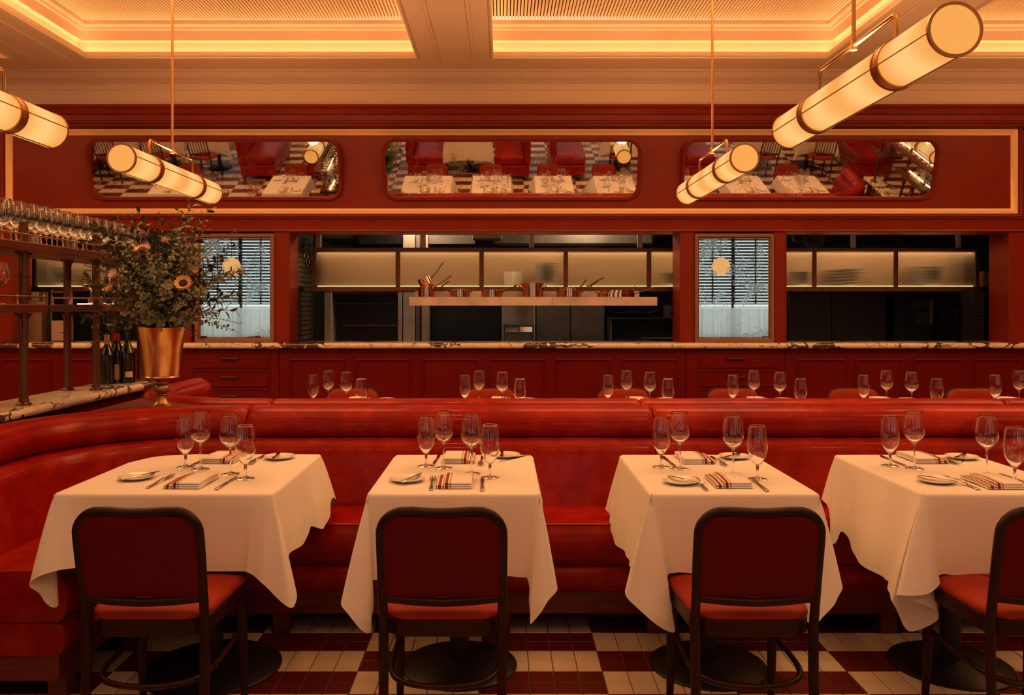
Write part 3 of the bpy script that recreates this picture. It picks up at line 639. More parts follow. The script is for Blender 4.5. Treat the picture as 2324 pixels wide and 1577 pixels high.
# left opening: tan panels and rounded steel housing
x0, x1 = X_(27, 9.0), X_(66, 9.0); o = MB().box(x0, x1, 9.0, 9.2, .9, 2.6, .004).build('tan_partition', TAN); tag(o, 'tan partition seen between the bar shelves', 'partition')
x0, x1 = X_(-200, 9.3), X_(99, 9.3); o = MB().box(x0, x1, 9.3, 9.4, .9, Z_(660, 9.3), .004).build('tan_cupboard', simple('tan_dark', (.26, .16, .08), .7)); tag(o, 'dull tan cupboard behind the steel housing', 'cupboard')
x0, x1, z0, z1 = X_(30, 8.35), X_(118, 8.35), CT, Z_(682, 8.35); m = MB(); w2 = (x1-x0); h = z1-z0
poly = [(x0+.0, z0+.001), (x1, z0+.001)]+[(x1-.10+.10*math.cos(a), z1-.10+.10*math.sin(a)) for a in [PI/2*k/6 for k in range(7)]]+[(x0, z1)]
o = m.extrude(poly, 8.16, 8.32, 'y').build('steel_housing', simple('warm_steel', (.50, .38, .24), .3, .85)); tag(o, 'rounded brushed steel housing on the worktop behind the bar shelves', 'machine')
x0, x1 = X_(136, 8.35), X_(171, 8.35); o = MB().box(x0, x1, 8.18, 8.32, CT+.001, Z_(727, 8.35), .01).build('tan_canister', TAN); tag(o, 'tan square canister on the worktop beside the steel housing', 'canister')
o = MB().tube(smoothpath([(X_(133, 8.4), 8.27, CT+.002), (X_(133, 8.4), 8.27, Z_(668, 8.4)), (X_(140, 8.4), 8.27, Z_(664, 8.4)), (X_(172, 8.4), 8.27, Z_(664, 8.4)), (X_(178, 8.4), 8.27, Z_(670, 8.4)), (X_(178, 8.4), 8.27, CT+.002)], 5), .008, 8).build('tap_frame', STEELD); tag(o, 'dark steel hoop frame standing on the worktop behind the bar', 'frame')
# ------------------------------------------------------------------ banquettes
ROLL = [(-.04, .10), (-.04, .84), (-.03, .885), (-.005, .912), (.03, .921), (.07, .920), (.105, .908), (.132, .885), (.147, .85), (.146, .82), (.136, .795), (.118, .779), (.09, .776), (.09, .10)]
BACK = [(.09, .40), (.09, .775), (.13, .777), (.155, .771), (.175, .752), (.187, .72), (.196, .66), (.21, .58), (.232, .50), (.24, .46), (.24, .40)]
SEAT = [(.10, .30), (.10, .472), (.25, .478), (.42, .484), (.53, .481), (.548, .478), (.5555, .4795), (.562, .475), (.558, .468), (.566, .455), (.583, .42), (.586, .38), (.578, .335), (.562, .306), (.55, .300)]
BAND = [(.10, .184), (.10, .299), (.535, .299), (.552, .296), (.566, .283), (.574, .258), (.575, .225), (.568, .198), (.558, .188), (.545, .184)]
PLIN = [(.08, .09), (.08, .184), (.545, .184), (.545, .09)]
XA, XBR, RAD = -2.10, 5.50, .76
def bq_path(s, Yb, yend):
    # s=+1: seat faces -Y ; points (x, y, nx, ny, arclength) from left arm end to right arm end
    P = []; yc = Yb-s*RAD; 
    n1 = int(abs(yc-yend)/.12)+1
    for k in range(n1): P.append((XA, lerp(yend, yc, k/n1), 1, 0))
    for k in range(13):
        a = PI/2*k/12; P.append((XA+RAD-RAD*math.cos(a), yc+s*RAD*math.sin(a), math.cos(a), -s*math.sin(a)))
    n2 = 60
    for k in range(1, n2): P.append((lerp(XA+RAD, XBR-RAD, k/n2), Yb, 0, -s))
    for k in range(13):
        a = PI/2*(1-k/12); P.append((XBR-RAD+RAD*math.cos(a), yc+s*RAD*math.sin(a), -math.cos(a), -s*math.sin(a)))
    for k in range(1, n1+1): P.append((XBR, lerp(yc, yend, k/n1), -1, 0))
    return P
def cutpath(P, seams):
    L = [0]
    for a, b in zip(P[:-1], P[1:]): L.append(L[-1]+math.hypot(b[0]-a[0], b[1]-a[1]))
    def atl(l):
        for i in range(len(L)-1):
            if L[i+1] >= l-1e-9:
                t = (l-L[i])/max(1e-9, L[i+1]-L[i]); a, b = P[i], P[i+1]; q = [lerp(a[k], b[k], t) for k in range(4)]
                h = math.hypot(q[2], q[3]); return (q[0], q[1], q[2]/h, q[3]/h)
        return P[-1]
    return L, atl
def sweep(mb, atl, L, l0, l1, prof, rnd=.0):
    ls = [l for l in L if l0+.03 < l < l1-.03]
    if rnd: ls = [l0+.001, l0+.004, l0+.012, l0+.026]+ls+[l1-.026, l1-.012, l1-.004, l1-.001]
    else: ls = [l0]+ls+[l1]
    co = sum(p[0] for p in prof)/len(prof); cz = sum(p[1] for p in prof)/len(prof); R_ = []
    for l in ls:
        d = min(l-l0, l1-l); k = 0
        if rnd and d < .03: k = rnd*(1-math.sqrt(max(0, 1-(1-min(1, d/.028))**2)))
        x, y, nx, ny = atl(l); ring = []
        for o, z in prof:
            oo = o-(k if o > co else -k)*1.0; zz = z-(k if z > cz else 0); ring.append((x+nx*oo, y+ny*oo, zz))
        R_.append(ring)
    mb.rings(R_); return mb
def banquette(s, Yb, yend, seamx, label, leg_x):
    r = thing('banquette', label, 'banquette', (0, 0, 0)); P = bq_path(s, Yb, yend); L, atl = cutpath(P, None)
    lx = lambda x: abs(P[0][1]-(Yb-s*RAD))+RAD*PI/2+(x-(XA+RAD))
    cuts = [0]+[lx(x) for x in seamx]+[L[-1]]
    for a, b in zip(cuts[:-1], cuts[1:]):
        sweep(MB(), atl, L, a, b, ROLL, .014).build('back_roll', LEATHER, r, True, 60)
        sweep(MB(), atl, L, a, b, BACK, .010).build('backrest', LEATHER, r, True, 60)
    for a, b in ((0, lx(XA+RAD+.35)), (lx(XA+RAD+.35), lx(1.7)), (lx(1.7), L[-1])):
        sweep(MB(), atl, L, a, b, SEAT, .006).build('seat', LEATHER, r, True, 50)
        sweep(MB(), atl, L, a, b, BAND, .008).build('seat_band', LEATHER, r, True, 50)
    sweep(MB(), atl, L, .015, L[-1]-.015, PLIN).build('plinth', BASEW, r)
    for l in [.12, .9]+[lx(x) for x in leg_x]+[L[-1]-.9, L[-1]-.12]:
        x, y, nx, ny = atl(l); m = MB()
        for o in (.03, .50):
            X, Y = x+nx*o, y+ny*o; m = MB().box(X-.035, X+.035, Y-.035, Y+.035, 0, .09, .003).build('leg', BASEW, r)
    return r
banquette(1, 4.10, 2.90, [X_(570, 4.05), X_(1476, 4.05), 2.66], 'near red leather banquette curving toward the bar, white tables in front of it', [X_(1490, 3.55), X_(2022, 3.55), .0, -.95, 2.9, 3.9])
banquette(-1, 4.31, 5.62, [X_(621, 4.36), X_(1450, 4.36), X_(2268, 4.36)], 'rear red leather banquette behind the near one, curving toward the kitchen', [-.95, .0, 1.0, 2.0, 3.0, 4.0])
# divider ledge between the two banquettes
c1 = (XA+RAD, 4.10-RAD); c2 = (XA+RAD, 4.31+RAD); rr = RAD+.045
pl = []
a_s = [PI/2*k/8 for k in range(1, 9)]
lo = [(c1[0]-rr*math.cos(a), c1[1]+rr*math.sin(a)) for a in a_s if c1[1]+rr*math.sin(a) > 3.75]
hi = [(c2[0]-rr*math.cos(a), c2[1]-rr*math.sin(a)) for a in a_s if c2[1]-rr*math.sin(a) < 4.66]
o = MB().extrude(lo+hi[::-1], 0, .893, 'z').build('divider_plinth', BASEW); tag(o, 'dark red plinth between the two curved banquette ends, vase on it', 'plinth')

# ------------------------------------------------------------------ tables and tablecloths
ZT = .757
def table(x0, x1, y0, y1, label, oval=.22):
    cx, cyy = (x0+x1)/2, (y0+y1)/2
    r = thing('dining_table', label, 'table', (cx, cyy, 0))
    hw, hd = (x1-x0)/2-.012, (y1-y0)/2-.012; rc = .02
    MB().extrude(rrect(-hw, hw, -hd, hd, .03, 4), ZT-.035, ZT-.005, 'z').build('tabletop', WALNUT, r)
    MB().cyl((0, 0, .015), (0, 0, ZT-.035), .038, 16).build('column', BLACK, r)
    MB().lathe([(0, 0), (oval, 0), (oval, .006), (oval-.008, .011), (.09, .020), (.05, .03), (0, .032)], 40).build('base', BLACK, r)
    return r
def cloth(x0, x1, y0, y1, label, st, group=None, seed=1, bl=0):
    rn = random.Random(seed); Ep = [(a[0], a[1]) for a in st]; Hp = [Vector(a[2:5]) for a in st]; n = len(st); sub = 6
    H = smoothpath(Hp, sub, True); E = []
    for i in range(n):
        a, b = Ep[i], Ep[(i+1) % n]
        for k in range(sub): E.append((lerp(a[0], b[0], k/sub), lerp(a[1], b[1], k/sub)))
    N = len(E); cx, cyy = (x0+x1)/2, (y0+y1)/2; rc = .018
    def snap(p):   # push points near the sharp corners onto small arcs (large arc at the back left when asked)
        x, y = p
        for (sx, sy, r) in ((x0, y0, rc), (x1, y0, rc), (x1, y1, rc), (x0, y1, bl or rc)):
            ccx = sx+(r if sx == x0 else -r); ccy = sy+(r if sy == y0 else -r)
            if (x-ccx)*(sx-ccx) > 0 and (y-ccy)*(sy-ccy) > 0:
                d = Vector((x-ccx, y-ccy)); 
                if d.length > r: d = d.normalized()*r
                return (ccx+d.x, ccy+d.y), d.normalized()
        e = [(abs(x-x0), (-1, 0)), (abs(x-x1), (1, 0)), (abs(y-y0), (0, -1)), (abs(y-y1), (0, 1))]
        return (x, y), Vector(min(e)[1])
    ph = rn.random()*6; rows = []; T = [0]
    SN = [snap(p) for p in E]
    def ring(f): return [f(i, Vector((*SN[i][0], 0)), Vector((*SN[i][1], 0))) for i in range(N)]
    ctr = Vector((cx, cyy, 0))
    rows.append(ring(lambda i, e, nn: ctr+(e-ctr)*.90+Vector((0, 0, ZT))))
    rows.append(ring(lambda i, e, nn: e-nn*.012+Vector((0, 0, ZT))))
    rows.append(ring(lambda i, e, nn: e-nn*.004+Vector((0, 0, ZT-.0012))))
    rows.append(ring(lambda i, e, nn: e+nn*.002+Vector((0, 0, ZT-.005))))
    vv = [0, 0, 0, 0]
    K = 12
    for j in range(K+1):
        s = j/K
        def f(i, e, nn, s=s):
            A = e+nn*.004+Vector((0, 0, ZT-.012)); B = H[i]; q = s**.85
            p = A.lerp(B, s); xy = A.lerp(B, q); p.x, p.y = xy.x, xy.y
            wob = .0035*s*math.sin(i*.9+ph)+.003*s*math.sin(i*.37+ph*2); return p+nn*wob
        rows.append(ring(f)); vv.append(.05+.95*s)
    mb = MB(); mb.rings(rows, caps=False); mb.v.append((cx, cyy, ZT)); mb.f += [((k+1) % N, k, len(mb.v)-1) for k in range(N)]
    me = bpy.data.meshes.new('tablecloth'); me.from_pydata(mb.v, [], mb.f); me.materials.append(CLOTH)
    me.polygons.foreach_set('use_smooth', [True]*len(me.polygons))
    uv = me.uv_layers.new(name='UVMap'); 
    for lp in me.loops: uv.data[lp.index].uv = ((lp.vertex_index % N)/N, (vv+[0])[lp.vertex_index//N])
    o = link('tablecloth', me); return tag(o, label, 'tablecloth', group)
def auto_st(x0, x1, y0, y1, seed, drop=.285, wing=.10, tipd=.125):
    rn = random.Random(seed); st = []; z = ZT-drop
    def j(a=.012): return rn.uniform(-a, a)
    cor = [(x0, y0, -1, -1, (0, 1)), (x1, y0, 1, -1, (-1, 0)), (x1, y1, 1, 1, (0, -1)), (x0, y1, -1, 1, (1, 0))]
    mids = [((x0+x1)/2, y0, 0, -1), (x1, (y0+y1)/2, 1, 0), ((x0+x1)/2, y1, 0, 1), (x0, (y0+y1)/2, -1, 0)]
    for k in range(4):
        x, y, sx, sy, _ = cor[k]
        # incoming side is mids[k-1], outgoing mids[k]
        a = mids[(k-1) % 4]; b = mids[k]
        ia = (x+(a[0]-x)*.22, y+(a[1]-y)*.22); ob = (x+(b[0]-x)*.22, y+(b[1]-y)*.22)
        st.append((ia[0], ia[1], ia[0]+a[2]*.03+j(), ia[1]+a[3]*.03+j(), z+j()))
        wq = wing+j(.03)
        st.append((x, y, x+sx*wq*.55+a[2]*.02, y+sy*wq*.55+a[3]*.02, z-.04+j()))
        st.append((x, y, x+sx*wq*.95, y+sy*wq*.95, z-tipd+j(.02)))
        st.append((x, y, x+sx*wq*.5+b[2]*.03, y+sy*wq*.5+b[3]*.03, z-.05+j()))
        st.append((ob[0], ob[1], ob[0]+b[2]*.03+j(), ob[1]+b[3]*.03+j(), z+j()))
        st.append((b[0], b[1], b[0]+b[2]*.025+j(), b[1]+b[3]*.025+j(), z+.01+j()))
    return st
FT = [(-1.553, -.794, 2.87, 3.645), (-.466, .131, 2.87, 3.63), (.512, 1.097, 2.87, 3.63), (1.449, 2.055, 2.87, 3.63)]
TN = ['corner near table', 'second near table', 'third near table', 'fourth near table']
def bk_st(x0, x1, y1): # back hem rests above the seat
    return [(x1, y1, x1+.035, y1+.02, .545), (x1, y1, x1+.02, y1+.06, .515), ((x0+x1)/2, y1, (x0+x1)/2, y1+.045, .52), (x0, y1, x0-.02, y1+.06, .515)]
ST = []
x0, x1, y0, y1 = FT[0]
ST.append([(-1.15, y0, -1.15, 2.842, .50), (-.90, y0, -.905, 2.842, .497), (-.83, y0, -.865, 2.83, .498), (-.797, y0, -.80, 2.805, .46), (x1, y0, -.715, 2.785, .395), (x1, y0, -.700, 2.825, .42), (x1, y0+.004, -.755, 2.93, .50), (x1, 3.05, -.765, 3.02, .512),
  (x1, 3.2, -.748, 3.16, .512), (x1, 3.33, -.757, 3.30, .530), (x1, 3.40, -.728, 3.36, .505), (x1, 3.52, -.728, 3.5, .522), (x1, 3.62, -.735, 3.6, .575)]+bk_st(x0, x1, y1)[1:3]+
  [(-1.35, y1, -1.36, 3.70, .53), (-1.50, 3.60, -1.53, 3.63, .53), (x0, 3.45, -1.60, 3.46, .52), (x0, 3.1, -1.605, 3.10, .52), (x0, y0+.06, -1.60, 2.96, .515),
   (x0, y0, -1.545, 2.88, .455), (x0, y0, -1.525, 2.84, .375), (x0, y0, -1.56, 2.80, .435), (x0, y0, -1.575, 2.765, .485), (x0+.005, y0, -1.515, 2.785, .512), (x0+.05, y0, -1.44, 2.82, .518), (-1.38, y0, -1.36, 2.84, .51)])
x0, x1, y0, y1 = FT[1]
ST.append([(-.167, y0, -.167, 2.845, .49), (.04, y0, .05, 2.842, .478), (.11, y0, .086, 2.835, .472), (x1, y0, .090, 2.80, .42), (x1, y0, .096, 2.765, .345), (x1, y0, .140, 2.77, .405), (x1, y0, .182, 2.80, .455), (x1, y0+.01, .165, 2.90, .475),
  (x1, 3.1, .158, 3.1, .485), (x1, 3.4, .155, 3.4, .49)]+bk_st(x0, x1, y1)+
  [(x0, 3.4, -.49, 3.4, .49), (x0, 3.1, -.495, 3.1, .485), (x0, y0+.02, -.50, 2.93, .475), (x0, y0, -.530, 2.80, .44), (x0, y0, -.525, 2.755, .395), (x0, y0, -.448, 2.76, .318), (x0, y0, -.435, 2.80, .36), (x0+.005, y0, -.445, 2.825, .44), (x0+.03, y0, -.455, 2.838, .467), (-.37, y0, -.375, 2.845, .472)])
x0, x1, y0, y1 = FT[2]
ST.append([(.80, y0, .80, 2.845, .482), (1.0, y0, 1.0, 2.842, .48), (1.07, y0, 1.05, 2.83, .46), (x1, y0, 1.01, 2.785, .38), (x1, y0, 1.035, 2.762, .345), (x1, y0, 1.10, 2.768, .405), (x1, y0, 1.146, 2.80, .452), (x1, y0+.01, 1.135, 2.90, .475),
  (x1, 3.1, 1.13, 3.1, .48), (x1, 3.4, 1.125, 3.4, .49)]+bk_st(x0, x1, y1)[:3]+
  [(x0+.01, y1, .485, 3.665, .52), (x0, y1-.02, .462, 3.60, .492), (x0, 3.48, .463, 3.46, .432), (x0, 3.3, .470, 3.25, .452), (x0, 3.12, .466, 3.10, .463), (x0, 3.02, .470, 3.03, .455), (x0, y0+.03, .475, 2.96, .465),
   (x0, y0, .455, 2.83, .468), (x0, y0, .408, 2.755, .462), (x0, y0, .455, 2.75, .395), (x0, y0, .566, 2.765, .317), (x0, y0, .574, 2.80, .38), (x0+.015, y0, .562, 2.832, .470), (x0+.06, y0, .59, 2.842, .494), (.66, y0, .67, 2.845, .488)])
x0, x1, y0, y1 = FT[3]
ST.append([(1.75, y0, 1.75, 2.845, .470), (1.95, y0, 1.95, 2.845, .475), (x1-.02, y0, 2.05, 2.83, .45), (x1, y0, 2.09, 2.79, .40), (x1, y0, 2.12, 2.78, .35), (x1, y0, 2.11, 2.83, .42), (x1, y0+.02, 2.09, 2.95, .475), (x1, 3.25, 2.085, 3.25, .48)]+bk_st(x0, x1, y1)[:3]+
  [(x0+.005, y1, 1.43, 3.66, .56), (x0, y1-.01, 1.392, 3.56, .545), (x0, y1-.03, 1.378, 3.465, .415), (x0, 3.50, 1.402, 3.42, .478), (x0, 3.36, 1.385, 3.30, .446), (x0, 3.2, 1.352, 3.15, .434), (x0, 3.05, 1.366, 2.99, .432), (x0, y0+.03, 1.35, 2.92, .437),
   (x0, y0, 1.318, 2.83, .43), (x0, y0, 1.312, 2.785, .405), (x0, y0, 1.385, 2.83, .298), (x0, y0, 1.495, 2.85, .33), (x0, y0, 1.44, 2.80, .39), (x0, y0, 1.300, 2.748, .447), (x0+.003, y0, 1.40, 2.755, .448), (x0+.006, y0, 1.468, 2.79, .470), (x0+.03, y0, 1.484, 2.825, .490), (x0+.12, y0, 1.57, 2.845, .484)])
for k in range(4):
    x0, x1, y0, y1 = FT[k]
    table(x0+(.10 if k == 0 else 0), x1, y0, y1-(.06 if k == 0 else 0), 'black pedestal under the %s' % TN[k], .26 if k == 0 else .225)
    cloth(x0, x1, y0, y1, 'white tablecloth hanging over the %s' % TN[k], ST[k], 'white tablecloths of the near row', k, .2 if k == 0 else 0)
RX = [-1.0, -.03, .92, 1.735, 2.585, 3.45]; RY0, RY1 = 5.03, 5.79
ORD = ['first', 'second', 'third', 'fourth', 'fifth', 'sixth']
RN = ['%s far table from the vase' % o for o in ORD]
for k, x in enumerate(RX):
    table(x-.29, x+.29, RY0, RY1, 'black pedestal of the %s' % RN[k])
    cloth(x-.29, x+.29, RY0, RY1, 'white tablecloth on the %s' % RN[k], auto_st(x-.29, x+.29, RY0, RY1, 50+k, .26), 'white tablecloths of the far row', k)
# ------------------------------------------------------------------ chairs
def rr2(x0, x1, z0, z1, rb, rt, n=6):
    out = []
    for cx, cz, a0, r in ((x1-rb, z0+rb, -PI/2, rb), (x1-rt, z1-rt, 0, rt), (x0+rt, z1-rt, PI/2, rt), (x0+rb, z0+rb, PI, rb)):
        for k in range(n+1): a_ = a0+PI/2*k/n; out.append((cx+r*math.cos(a_), cz+r*math.sin(a_)))
    return out
def chair(label, seat=FABRICS):
    r = thing('dining_chair', label, 'chair', group='bentwood dining chairs with red upholstery')
    bp = lambda z: -.205-.07*max(0, (z-.42)/.39)**1.15
    w0, w1, zt = .180, .1835, .797; loop = []
    for z in (.40, .46, .52, .58, .64, .70): loop.append((-(w0+(w1-w0)*(z-.4)/.4), bp(z), z))
    rc = .075
    for k in range(1, 8):
        a = PI/2*k/8; loop.append((-(w1-rc+rc*math.cos(a)), bp(zt-rc+rc*math.sin(a)), zt-rc+rc*math.sin(a)))
    for t in (-.8, -.6, -.4, -.2, 0): loop.append((t*(w1-rc), bp(zt)-.005*(1-t*t), zt-.0045*(.5+.5*math.cos(PI*t))))
    full = loop+[(-x, y, z) for x, y, z in loop[:-1]][::-1]
    MB().tube(full, .0145, 10, up=(0, -1, 0)).build('back_frame', WALNUT, r, True, 60)
    # upholstered back panel
    rings = []
    for d, ins in ((.010, .002), (.012, .0), (.004, -.004), (-.008, -.004), (-.012, .006), (-.0135, .03)):
        rings.append([(x, bp(z)-.002+d*(1 if True else 1)-.012*(1-abs(x)/.17)*max(0, (z-.55)/.25), z) for x, z in rr2(-.171+ins, .171-ins, .532+ins, .781-ins-.002, .018, .06)])
    MB().rings(rings).build('backrest', FABRICD, r, True, 50)
    rings = []
    for d_, ins in ((.006, .004), (.012, .0), (.020, .004), (.026, .016), (.029, .05)):
        rings.append([(x, bp(z)+d_-.010*(1-abs(x)/.17)*max(0, (z-.55)/.25), z) for x, z in rrect(-.187+ins, .187-ins, .525+ins, .803-ins, .075, 6)])
    MB().rings(rings).build('back_cushion', seat, r, True, 50)
    pts = [(-.178, bp(.516), .523), (-.09, bp(.516)-.006, .515), (0, bp(.516)-.009, .512), (.09, bp(.516)-.006, .515), (.178, bp(.516), .523)]
    MB().tube(smoothpath(pts, 4), .0135, 8, up=(0, -1, 0)).build('cross_rail', WALNUT, r, True, 60)
    for s in (-1, 1):
        MB().tube([(s*.180, bp(.43), .43), (s*.180, -.206, .30), (s*.179, -.222, .12), (s*.179, -.245, 0)], [.0155, .0155, .0148, .0125], 10).build('leg', WALNUT, r, True, 60)
        MB().tube([(s*.176, .165, .43), (s*.176, .170, .30), (s*.177, .180, .12), (s*.178, .192, 0)], [.019, .018, .0145, .0115], 10).build('leg', WALNUT, r, True, 60)
    def outline(i, zz):
        o = []
        for x, y in rrect(-.205+i, .205-i, -.205+i, .215-i, .07, 6):
            k = 1-.11*(.215-y)/.42; yb = y-(.018*(1-(x/.205)**2) if y < -.1 else 0); o.append((x*k, yb, zz))
        return o
    MB().rings([outline(.012, .398), outline(.004, .402), outline(.002, .448), outline(.006, .452)]).build('seat_frame', WALNUT, r, True, 40)
    MB().rings([outline(.004, .452), outline(0, .458), outline(.003, .470), outline(.014, .479), outline(.05, .485), outline(.10, .488), outline(.15, .489)]).build('seat', seat, r, True, 60)
    hp = [(-.166, .155, .27), (-.172, 0, .268), (-.165, -.13, .264), (-.12, -.20, .258), (0, -.226, .254), (.12, -.20, .258), (.165, -.13, .264), (.172, 0, .268), (.166, .155, .27)]
    MB().tube(smoothpath(hp, 5), .0095, 8).build('stretcher', WALNUT, r, True, 60)
    return r
ch0 = chair('dark bentwood chair with oxblood back at the corner table'); ch0.location = (-1.085, 2.735, 0)
for x, lb in ((-.181, 'dark bentwood chair with oxblood back at the second table from the curved end'), (.767, 'dark bentwood chair with oxblood back at the third table from the curved end')):
    dup(ch0, (x, 2.735, 0), label=lb)
dup(ch0, (1.665, 2.735, 0), label='dark bentwood chair at the table on the right edge, partly cut off')
for k, x in enumerate([-1.09, -.09, .88, 1.68, 2.56, 3.42]):
    dup(ch0, (x, 5.795, 0), (0, 0, PI), 'red upholstered chair tucked behind the %s' % RN[k], 'chairs of the far row')
# ------------------------------------------------------------------ glasses
def glass_obj(name, label, bowl_out, stem, foot, n=24, wall=.0011):
    r = thing(name, label, 'glass', group='stemware')
    rr_, zr = bowl_out[-1]
    inner = [(max(0, q-wall*(1 if z > bowl_out[0][1]+.03 else 1.0)), z+(.0035 if i < 2 else .0035*max(0, 1-(z-bowl_out[0][1])/.03))) for i, (q, z) in enumerate(bowl_out)][::-1]
    MB().lathe(bowl_out+[(rr_-.0003, zr+.0006), (rr_-wall+.0003, zr+.0006)]+inner, n).build('bowl', GLASSR, r, True, 80)
    MB().lathe(stem, 12).build('stem', STEMG, r, True, 80)
    MB().lathe(foot, n).build('foot', STEMG, r, True, 50)
    return r
def pr(pts, sub=3): return [(max(0, p.x), p.y) for p in smoothpath([(a, b, 0) for a, b in pts], sub)]
WINE_B = pr([(0, .099), (.006, .101), (.018, .108), (.031, .122), (.0395, .141), (.0415, .158), (.040, .178), (.0365, .204), (.0325, .2265)])
WATER_B = pr([(0, .048), (.007, .051), (.0175, .062), (.029, .082), (.0365, .106), (.0385, .128), (.0375, .150), (.0345, .178), (.0315, .199)])
BURG_B = pr([(0, .070), (.006, .071), (.020, .078), (.038, .094), (.0475, .114), (.048, .128), (.0445, .150), (.0395, .172), (.0365, .187)])
def foot_p(r): return [(0, .0), (r-.001, .0), (r, .0009), (r-.002, .0022), (r*.5, .0045), (.009, .008), (.0045, .012)]
wine0 = glass_obj('wine_glass', 'x', WINE_B, [(.0046, .011), (.0037, .03), (.0034, .07), (.0042, .09), (.0062, .0985), (0, .1)], foot_p(.0345))
water0 = glass_obj('water_goblet', 'x', WATER_B, [(.0048, .011), (.0046, .025), (.0055, .04), (.0072, .0478), (0, .049)], foot_p(.0345))
burg0 = glass_obj('balloon_glass', 'x', BURG_B, [(.0046, .011), (.0037, .03), (.0036, .055), (.0062, .0695), (0, .0705)], foot_p(.036), 20)
used = {}
def place(o, loc, rz, label, group):
    if o.name not in used: used[o.name] = 1; o.location = loc; o.rotation_euler = (0, 0, rz); o['label'] = label; o['group'] = group; return o
    return dup(o, loc, (0, 0, rz), label, group)
# ------------------------------------------------------------------ cutlery, plates, napkins
def knife(name, L, bw):
    r = thing(name, 'x', 'knife')
    hl = L*.5
    MB().rings([[(x*s, y, .0005+z*s2+.0032) for x, z in [(math.cos(a), math.sin(a)) for a in [2*PI*k/8 for k in range(8)]]] for y, s, s2 in ((-hl, .003, .0015), (-hl+.004, .0072, .003), (-.04, .006, .003), (-.012, .0052, .003), (0, .0052, .0028), (.004, .0035, .002))]).build('handle', SILVER, r, True, 60)
    pl = [(-.004, 0), (-.0045, .03), (-.005, hl*.55), (-.0035, hl*.9), (-.001, hl), (bw*.55, hl*.93), (bw, hl*.75), (bw, .035), (.005, .015), (.004, 0)]
    MB().extrude(pl, .0028, .0042, 'z').build('blade', SILVER, r, True, 40); return r
def fork():
    r = thing('dinner_fork', 'x', 'fork'); hl = .115
    MB().rings([[(x*s, y, z+zz*.0018) for x, zz in [(math.cos(a), math.sin(a)) for a in [2*PI*k/8 for k in range(8)]]] for y, s, z in ((-hl, .003, .003), (-hl+.004, .0072, .003), (-.05, .0055, .0045), (-.01, .0032, .009), (.025, .0034, .011), (.04, .009, .008), (.055, .0115, .006))]).build('handle', SILVER, r, True, 60)
    for k in range(4):
        x = -.0093+k*.0062; MB().rings([[(x+a*.0018*s, y, z+b*.001) for a, b in ((-1, -1), (1, -1), (1, 1), (-1, 1))] for y, z, s in ((.053, .006, 1), (.075, .004, 1), (.098, .006, .9), (.108, .0085, .4))]).build('tine', SILVER, r, True, 60)
    return r
kn0 = knife('table_knife', .225, .0075); bk0 = knife('butter_knife', .165, .0095); fk0 = fork()
bp0 = MB().lathe([(0, .002), (.030, .002), (.034, 0), (.037, .002), (.050, .005), (.0645, .0115), (.066, .0125), (.0645, .0138), (.050, .0075), (.040, .0045), (0, .0042)], 32).build('bread_plate', CHINA)
def nap():
    m = MB()
    def slab(x0, x1, y0, y1, z0, z1, sk):
        r_ = (z1-z0)/2; zc = (z0+z1)/2; ring = []
        for y in (y0, y0+.003, y0+.012, (y0+y1)/2, y1-.012, y1-.003, y1):
            k = 1 if y0+.005 < y < y1-.005 else (.75 if y0 < y < y1 else .35)
            ring.append([(x+sk*y, y, zc+(z-zc)*k+(.004*math.sin((y-y0)/(y1-y0)*PI))) for x, z in [(x1-r_+r_*math.cos(a), zc+r_*math.sin(a)) for a in (-PI/2, -PI/4, 0, PI/4, PI/2)]+[(x0+r_-r_*math.cos(a), zc+r_*math.sin(a)) for a in (PI/2, PI/4, 0, -PI/4, -PI/2)]])
        m.rings(ring)
    slab(-.090, .088, -.105, .10, .0, .0075, .0); slab(-.088, .084, -.103, .098, .0072, .0145, .0); slab(-.048, .086, -.100, .095, .0142, .0225, .02)
    return m.build('folded_napkin', NAPKIN, None, True, 70)
np0 = nap(); np0.scale = (.74, .94, 1)
for o, c in ((bp0, 'plate'), (np0, 'napkin')): tag(o, 'x', c)
def put(o, x, y, rz, label, group, z=ZT, tilt=None):
    q = place(o, (x, y, z+.0006), rz, label, group)
    if tilt: q.rotation_euler = (tilt[0], tilt[1], rz)
    return q
def Q(px, py): y = (HC-ZT)*F/(py-CY); return X_(px, y), y
jr = random.Random(4)
near_set = [
 dict(pl=(310, 1087), bk=-.55, fk=(365, 1094), np=(437, 1097), kn=(515, 1097), wn=(523, 1076), an=(557, 1086), wf=(455, 1065), af=(421, 1060), kf=(462, 1045), nf=(517, 1040), ff=(586, 1043), pf=(636, 1040), s=(-.04, .0)),
 dict(pl=(924, 1092), bk=-.35, fk=(981, 1098), np=(1033, 1097), kn=(1094, 1100), wn=(1070, 1075), an=(1112, 1084), wf=(1007, 1062), af=(967, 1058), kf=(992, 1042), nf=(1044, 1040), ff=(1093, 1045), pf=(1146, 1036), s=(0, 0)),
 dict(pl=(1545, 1097), bk=.75, fk=(1589, 1099), np=(1652, 1096), kn=(1722, 1101), wn=(1664, 1078), an=(1719, 1087), wf=(1543, 1064), af=(1501, 1060), kf=(1517, 1047), nf=(1571, 1041), ff=(1628, 1046), pf=(1665, 1039), s=(0, 0)),
 dict(pl=(2125, 1095), bk=.85, fk=(2180, 1097), np=(2250, 1098), kn=(2306, 1090), wn=(2240, 1078), an=(2303, 1092), wf=(2075, 1063), af=(2020, 1057), kf=(2022, 1045), nf=(2082, 1040), ff=(2136, 1043), pf=(2180, 1040), s=(0, 0))]
